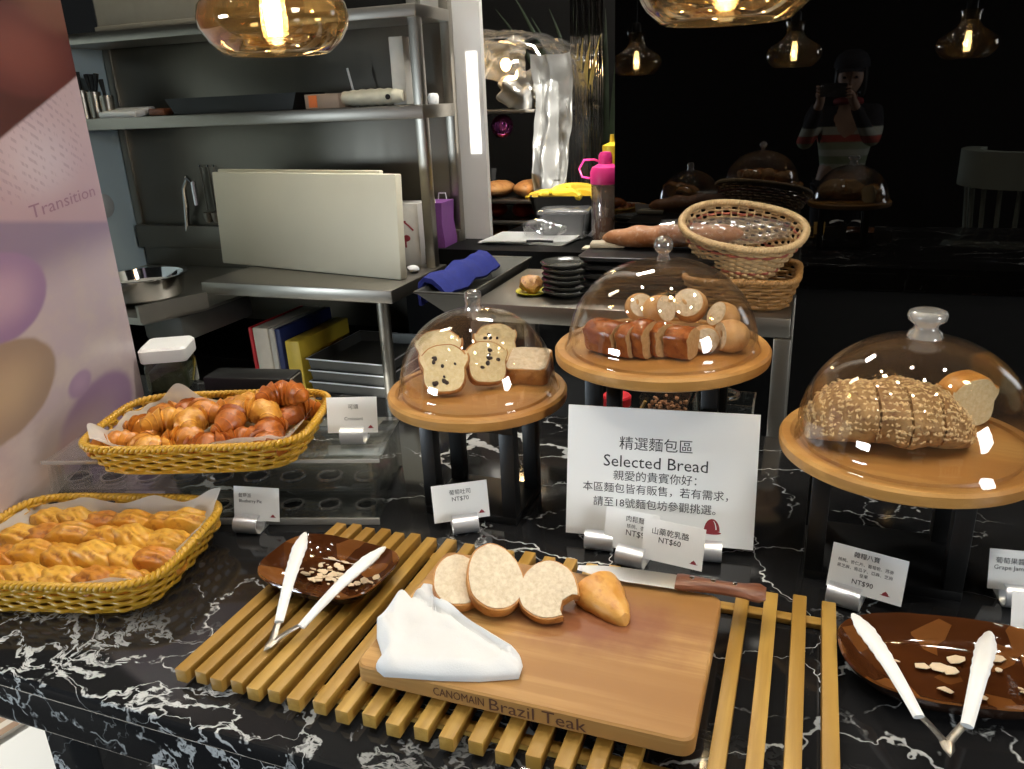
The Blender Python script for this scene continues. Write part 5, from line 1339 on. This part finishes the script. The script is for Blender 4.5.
bm = bmesh.new(); ball(bm, (0, 0, .02), (.022, .022, .026), 2); obj('bulb', bm, glow('warm_bulb', (1, .62, .25), 22), k)
bm = bmesh.new(); lathe(bm, [(.014, .043), (.016, .07), (0, .075)], 16); tube(bm, [(0, 0, .07), (0, 0, .10)], .003, 6); obj('socket', bm, BLACKP, k)
light('warm_lamp_light', 'POINT', AT(507, 72, 3.14), 3.0, (1, .65, .3), shadow_soft_size=.03)
# steel bead curtain and dried palm behind it
CX0, CX1 = AT(571, 60, 3.46).x, AT(603, 60, 3.46).x
bm = bmesh.new(); rg = random.Random(3)
for i in range(34):
    x = CX0+(CX1-CX0)*i/33+rg.uniform(-.002, .002); y = 3.46+rg.uniform(-.02, .02)
    tube(bm, [(x+rg.uniform(-.004, .004), y+rg.uniform(-.004, .004), .7+1.25*k/9) for k in range(10)], .0026, 5)
o = obj('bead_curtain', bm, CHROME, smooth=60); tag(o, 'thin silver strands hanging as a curtain behind the trolley', 'curtain', None, 'stuff')
bm = bmesh.new(); tube(bm, [(CX0-.02, 3.46, 1.962), (CX1+.02, 3.46, 1.962)], .008, 8); tag(obj('curtain_rail', bm, CHROME, world=True), 'steel rail holding the silver strand curtain', 'rail')
for x in (CX0-.01, CX1+.01): 
    bm = bmesh.new(); tube(bm, [(x, 3.46, 1.97), (x, 3.46, 2.898)], .004, 6); obj('rail_rod', bm, CHROME, [o for o in COL.objects if o.name == 'curtain_rail'][0], world=True)
pm = thing('dried_palm', 'dried palm with yellow and dark green blades behind the trolley', 'plant', (-.92, 3.62, 0))
bm = bmesh.new(); lathe(bm, [(0, 0), (.10, 0), (.13, .26), (.12, .26), (.09, .02), (0, .02)], 28, c=(-.92, 3.62, 0)); obj('pot', bm, BLACKP, pm, world=True)
YB = plain('dried_blade', (.46, .34, .10), .6, 0, .2); GB = plain('green_blade', (.02, .035, .012), .6, 0, .3)
def blade(p0, p1, p2, w_, mat):
    bm = bmesh.new(); n = 14
    def f(u, v):
        q = V(p0)*(1-u)**2+V(p1)*2*u*(1-u)+V(p2)*u*u; s = (v-.5)*w_*sin(pi*(.08+.9*u))
        return q+V((s, .25*abs(s), .3*s))
    surf(bm, f, n, 4); bmesh.ops.solidify(bm, geom=list(bm.faces), thickness=.0012); obj('blade', bm, mat, pm, world=True, smooth=60)
for (qx, qy), w_ in (((601, 34), .03), ((590, 42), .045), ((583, 38), .03), ((578, 44), .03)): blade((-.92, 3.62, .25), tuple(AT(572, 128, 3.50)), tuple(AT(qx, qy, 3.40)), w_, YB)
for i in range(9): blade((-.92, 3.62, .25), (-1.0+.02*i, 3.62, 1.3), (-1.42+.085*i, 3.70, 1.74+.06*sin(i*2)), .035, GB)

# ================================================================ pendant lamps
PX = [-.708, -.108, .470]; PY, PZ = 1.0, 1.422
PLB = ['amber glass pendant lamp at the upper left before the kitchen shelf', 'amber glass pendant lamp at the top centre, cut by the photo edge', 'amber glass pendant lamp at the right, seen only as a reflection']
bulb = glow('filament_glow', (1, .84, .56), 90)
pf = None
for x, lb in zip(PX, PLB):
    if pf is None:
        pf = thing('pendant_lamp', lb, 'lamp', (x, PY, PZ), 0, 'amber pendant lamps over the table')
        pr = [(.066, 0), (.072, .002), (.088, .016), (.098, .032), (.1015, .046), (.098, .062), (.084, .078), (.061, .091), (.042, .104), (.032, .120), (.031, .140), (.037, .160)]
        bm = bmesh.new(); lathe(bm, pr+[(r-.0025, z) for r, z in pr[::-1]], 64, closed=True); obj('glass_shade', bm, AMBER, pf, smooth=60)
        bm = bmesh.new(); lathe(bm, [(0, .125), (.017, .125), (.019, .13), (.019, .185), (.014, .195), (0, .197)], 24); obj('socket', bm, BLACKM, pf)
        bm = bmesh.new(); lathe(bm, [(.0, .010), (.010, .013), (.017, .026), (.0185, .042), (.016, .075), (.012, .100), (.011, .126)], 24); o = obj('bulb', bm, clear('bulb_glass', (1, .93, .8), .05, .5, .02, .1, (1, .85, .6)), pf)
        bm = bmesh.new()
        for q in range(5): tube(bm, [(.007*cos(q*1.26), .007*sin(q*1.26), .024), (.009*cos(q*1.26), .009*sin(q*1.26), .055), (.005*cos(q*1.26), .005*sin(q*1.26), .090)], .0034, 6)
        obj('filament', bm, bulb, o)
        bm = bmesh.new(); tube(bm, [(0, 0, .195), (0, 0, 2.87-PZ)], .0032, 8); obj('cord', bm, BLACKP, pf)
        bm = bmesh.new(); lathe(bm, [(0, 2.865-PZ), (.05, 2.868-PZ), (.055, 2.899-PZ), (0, 2.899-PZ)], 28); obj('ceiling_cup', bm, BLACKM, pf)
    else: dup(pf, (x, PY, PZ), (0, 0, 0), lb)
    light('pendant_glow', 'POINT', (x, PY, PZ+.05), 4.5, (1, .74, .42), shadow_soft_size=.012)

bm = bmesh.new(); box(bm, (0, 0, .006), (.42, .60, .012), .004)
t = NT('striped_weave'); f_ = t.math('FRACT', t.math('MULTIPLY', t.sep()[0], 24)); t.set(t.mix(t.rng(f_, .45, .55), (.62, .55, .46), (.34, .22, .14)), .8)
tag(obj('striped_mat', bm, t.m, loc=(-1.86, 1.02, 0), rot=(0, 0, R(-12))), 'pale brown striped mat on the bright floor at the bottom left corner', 'mat')

# ================================================================ the photographer, standing at the camera, and a chair behind
def skin(nodes, edges, root, sub=2):
    me = bpy.data.meshes.new('figure'); names = list(nodes); ix = {n: i for i, n in enumerate(names)}
    me.from_pydata([nodes[n][0] for n in names], [(ix[a], ix[b]) for a, b in edges], [])
    o = bpy.data.objects.new('figure', me); COL.objects.link(o)
    md = o.modifiers.new('s', 'SKIN'); md.use_smooth_shade = True
    for i, n in enumerate(names):
        r = nodes[n][1]; r = (r, r) if not isinstance(r, tuple) else r
        me.skin_vertices[0].data[i].radius = r; me.skin_vertices[0].data[i].use_root = (n == root)
    sd = o.modifiers.new('u', 'SUBSURF'); sd.levels = sd.render_levels = sub
    dg = bpy.context.evaluated_depsgraph_get(); dg.update()
    m2 = bpy.data.meshes.new_from_object(o.evaluated_get(dg)); bpy.data.objects.remove(o); bpy.data.meshes.remove(me)
    b = bmesh.new(); b.from_mesh(m2); bpy.data.meshes.remove(m2); return b
SKIN = plain('skin', (.62, .38, .27), .5, 0, .06, 30)
HX, HY, HZ = .150, -.30, 1.395
cp = V((0, 0, CAMZ)); phc = cp+_rt*.060-_up*.022-_fw*.0065
pe = thing('person', 'person in dark cap and striped sweater taking the photo, reflected in the black glass', 'person', (.15, -.40, 0))
hl, hr = phc-_rt*.082-_up*.012-_fw*.016, phc+_rt*.082-_up*.012-_fw*.016      # palms at the two phone ends
N_ = {'pelvis': ((.15, -.42, .82), (.125, .095)), 'waist': ((.15, -.42, .96), (.115, .085)), 'chest': ((.15, -.41, 1.12), (.130, .090)), 'neck0': ((.15, -.40, 1.225), (.065, .060)), 'neck': ((.15, -.365, 1.29), .045), 'head': ((.15, -.33, 1.35), .05),
 'shl': ((.0, -.40, 1.195), .052), 'shr': ((.30, -.40, 1.195), .052), 'ell': ((-.075, -.27, 1.03), .038), 'elr': ((.285, -.24, 1.045), .038), 'wrl': (tuple(hl-_fw*.03-_up*.055), .023), 'wrr': (tuple(hr-_fw*.03-_up*.055), .023), 'pal': (tuple(hl), (.026, .015)), 'par': (tuple(hr), (.026, .015)),
 'hipl': ((.07, -.42, .76), .085), 'hipr': ((.23, -.42, .76), .085), 'knl': ((.06, -.40, .43), .052), 'knr': ((.24, -.40, .43), .052), 'anl': ((.055, -.43, .09), .034), 'anr': ((.245, -.43, .09), .034), 'tol': ((.05, -.32, .035), (.036, .026)), 'tor': ((.255, -.32, .035), (.036, .026))}
E_ = [('pelvis', 'waist'), ('waist', 'chest'), ('chest', 'neck0'), ('neck0', 'neck'), ('neck', 'head'), ('chest', 'shl'), ('chest', 'shr'), ('shl', 'ell'), ('shr', 'elr'), ('ell', 'wrl'), ('elr', 'wrr'), ('wrl', 'pal'), ('wrr', 'par'), ('pelvis', 'hipl'), ('pelvis', 'hipr'), ('hipl', 'knl'), ('hipr', 'knr'), ('knl', 'anl'), ('knr', 'anr'), ('anl', 'tol'), ('anr', 'tor')]
bm = skin(N_, E_, 'pelvis')
for sd_, hp in ((-1, hl), (1, hr)):          # fingers: four behind... four on the far edge, thumb on the near face
    ln = (.030, .034, .031, .024)
    for q in range(4):
        base_ = hp+_up*(.026-.017*q)+_fw*.004; o_ = -_rt*sd_
        a_ = base_+_fw*.010-o_*.004; b_ = base_+_fw*.014+o_*ln[q]*.55; c_ = base_+_fw*.0105+o_*ln[q]
        join(bm, skin({'a': (tuple(base_-_fw*.004-o_*.006), .0085), 'b': (tuple(a_), .0085), 'c': (tuple(b_-_fw*.004), .0075), 'd': (tuple(c_-_fw*.004), .006)}, [('a', 'b'), ('b', 'c'), ('c', 'd')], 'a', 1))
    base_ = hp-_up*.018-_fw*.008; o_ = -_rt*sd_
    join(bm, skin({'a': (tuple(base_), .011), 'b': (tuple(base_+o_*.018+_up*.014-_fw*.004), .0095), 'c': (tuple(base_+o_*.034+_up*.026+_fw*.002), .0075)}, [('a', 'b'), ('b', 'c')], 'a', 1))
# head: skull, jaw, nose, ears, lips, tilted a little toward the phone
Hm = M.Translation((HX, HY-.03, HZ)) @ Euler((R(-8), 0, R(4))).to_matrix().to_4x4()
hd = bmesh.new(); bmesh.ops.create_icosphere(hd, subdivisions=4, radius=1)
for v_ in hd.verts:
    x, y, z = v_.co
    X_, Y_, Z_ = x*.072, y*.088, z*.108
    if Z_ < 0: k = 1-.42*(-Z_/.108)**1.6; X_ *= k; Y_ = Y_*(1-.22*(-Z_/.108)**2)+.012*(-Z_/.108)
    if y > .4:
        Y_ -= .008*(1-min(1, abs(X_)/.07))*(y-.4)                                  # flatter face
        Y_ += .020*math.exp(-((X_)/.010)**2-((Z_+.020)/.016)**2)                   # nose
        Y_ -= .007*(math.exp(-((abs(X_)-.030)/.013)**2-((Z_-.006)/.011)**2))       # eye sockets
        Y_ += .004*math.exp(-((X_)/.022)**2-((Z_+.056)/.006)**2)+.003*math.exp(-((X_)/.05)**2-((Z_-.024)/.008)**2)
    v_.co = (X_, Y_, Z_)
for s in (-1, 1): ball(hd, (s*.072, -.005, -.008), (.008, .018, .028), 2)
join(bm, hd, Hm)
obj('body', bm, SKIN, pe, world=True, smooth=80)
for s in (-1, 1):
    bm = bmesh.new(); ball(bm, (s*.030, .074, .004), (.011, .008, .007), 2); bmesh.ops.transform(bm, matrix=Hm, verts=bm.verts); obj('eye', bm, plain('eye', (.05, .04, .035), .2), pe, world=True)
bm = bmesh.new(); ball(bm, (0, .066, -.056), (.020, .012, .005), 2); bmesh.ops.transform(bm, matrix=Hm, verts=bm.verts); obj('mouth', bm, plain('lips', (.45, .16, .14), .5), pe, world=True)
HAIR = plain('black_hair', (.012, .010, .009), .5, 0, .3, 60)
bm = bmesh.new()
lathe(bm, [(0, .122), (.045, .115), (.074, .088), (.086, .045), (.088, .0), (.086, -.06), (.080, -.10), (.072, -.10), (.076, -.03), (.074, .04), (.05, .09), (0, .10)], 40)
for v_ in bm.verts:
    v_.co.y = v_.co.y*1.10-.012
    if v_.co.y > .035 and v_.co.z < .075: v_.co.z = .078+.0*v_.co.z; 
bmesh.ops.transform(bm, matrix=Hm, verts=bm.verts); obj('hair', bm, HAIR, pe, world=True, smooth=60)
CAPM = plain('dark_cap_cloth', (.012, .014, .022), .8, 0, .2)
bm = bmesh.new(); lathe(bm, [(0, .140), (.04, .136), (.075, .115), (.092, .078), (.095, .050), (.089, .050), (.085, .078), (.07, .105), (0, .128)], 40)
for v_ in bm.verts: v_.co.y = v_.co.y*1.12-.008
surf(bm, lambda u, v: V(((v-.5)*.15*(1-.25*u*u), .085+.062*u*(1-.5*(2*v-1)**2), .056-.012*u-.010*(2*v-1)**2)), 8, 12)
bmesh.ops.transform(bm, matrix=Hm, verts=bm.verts); obj('cap', bm, CAPM, pe, world=True, smooth=60)
t = NT('striped_knit'); z_ = t.sep()[2]; kn_ = t.noise(160)
def band(a, b): return t.math('MULTIPLY', t.rng(z_, a-.004, a+.004), t.rng(z_, b-.004, b+.004, 1, 0))
col = t.mix(kn_, (.016, .016, .022), (.028, .028, .034))
for a, b, c_ in ((1.085, 1.13, (.62, .62, .52)), (1.045, 1.085, (.60, .10, .07)), (1.005, 1.045, (.40, .44, .28)), (.965, 1.005, (.62, .64, .52)), (.925, .965, (.34, .40, .24)), (.885, .925, (.62, .64, .52))):
    col = t.mix(band(a, b), col, c_)
t.set(col, .9); t.bump(kn_, .4)
Nn = {k: (N_[k][0], (tuple(q*1.13 for q in N_[k][1]) if isinstance(N_[k][1], tuple) else N_[k][1]*1.22)) for k in ('pelvis', 'waist', 'chest', 'neck0', 'shl', 'shr', 'ell', 'elr', 'wrl', 'wrr')}
for s, e_ in (('wrl', 'ell'), ('wrr', 'elr')): Nn[s] = (tuple(V(N_[s][0]).lerp(V(N_[e_][0]), .12)), .031)
bm = skin(Nn, [e for e in E_ if e[0] in Nn and e[1] in Nn], 'pelvis'); obj('sweater', bm, t.m, pe, world=True, smooth=80)
bm = bmesh.new(); tube(bm, [(.15+.062*cos(2*pi*k/24), -.385+.058*sin(2*pi*k/24), 1.262+.008*sin(2*pi*k/24)) for k in range(24)], .020, 10, True); obj('scarf', bm, plain('red_scarf', (.35, .03, .03), .8, 0, .3, 40), pe, world=True, smooth=80)
Nt_ = {k: (N_[k][0], (tuple(q*1.10 for q in N_[k][1]) if isinstance(N_[k][1], tuple) else N_[k][1]*1.16)) for k in ('pelvis', 'hipl', 'hipr', 'knl', 'knr', 'anl', 'anr')}
bm = skin(Nt_, [e for e in E_ if e[0] in Nt_ and e[1] in Nt_], 'pelvis'); obj('trousers', bm, plain('dark_trousers', (.015, .016, .022), .8), pe, world=True, smooth=80)
for x in (.052, .248):
    bm = bmesh.new(); loft(bm, [[V((x+cos(2*pi*j/24)*.045*q, -.36+sin(2*pi*j/24)*(.115*q), z)) for j in range(24)] for q, z in ((1, .0), (1.02, .02), (.92, .055), (.6, .085), (.5, .11))]); obj('shoe', bm, BLACKP, pe, world=True, smooth=60)
ph = thing('smartphone', 'dark smartphone held up in both hands before the face', 'phone', phc, (M((_rt, _up, -_fw)).transposed()).to_euler())
bm = bmesh.new(); loft(bm, [rr(.073*q, .0365*q, .008, z) for q, z in ((.97, -.0040), (1, -.003), (1, .003), (.97, .0040))]); obj('phone_body', bm, plain('phone_shell', (.03, .03, .032), .2, .4), ph)
bm = bmesh.new(); loft(bm, [rr(.068, .032, .004, z) for z in (.0041, .0045)]); obj('screen', bm, glow('lit_screen', (.55, .5, .45), .6), ph)
bm = bmesh.new(); lathe(bm, [(0, 0), (.004, 0), (.0045, -.0006), (0, -.0008)], 16, c=(-.060, -.024+.046, -.0042)); obj('lens_ring', bm, CHROME, ph)

pe.location.y -= .35; ph.location.y -= .35        # a small step behind the camera
PALEUP = plain('pale_upholstery', (.42, .45, .36), .8, 0, .06, 40)
ch = thing('tub_chair', 'pale tub chair with slatted curved back, dimly reflected at the right', 'chair', (1.12, -.75, 0), R(20))
def arc(r0, r1, z0, z1, a0, a1, n=26):
    bm = bmesh.new(); loft(bm, [[V((r*cos(R(a)), r*sin(R(a)), z)) for r, z in ((r0, z0), (r1, z0), (r1, z1), (r0, z1))] for a in [a0+(a1-a0)*k/n for k in range(n+1)]]); return bm
obj('back_rail', arc(.27, .36, .80, .99, -20, 200), PALEUP, ch)
for k in range(13):
    a = R(-15+17.5*k); bm = bmesh.new(); tube(bm, [(.28*cos(a), .28*sin(a), .44), (.31*cos(a), .31*sin(a), .81)], .012, 8); obj('back_slat', bm, PALEUP, ch)
bm = bmesh.new(); lathe(bm, [(0, .40), (.27, .40), (.29, .42), (.29, .45), (.26, .475), (0, .48)], 40); obj('seat', bm, PALEUP, ch)
for a in (45, 135, 225, 315):
    bm = bmesh.new(); tube(bm, [(.24*cos(R(a)), .24*sin(R(a)), 0), (.20*cos(R(a)), .20*sin(R(a)), .41)], [.012, .018], 10); obj('leg', bm, HANDLEW, ch)
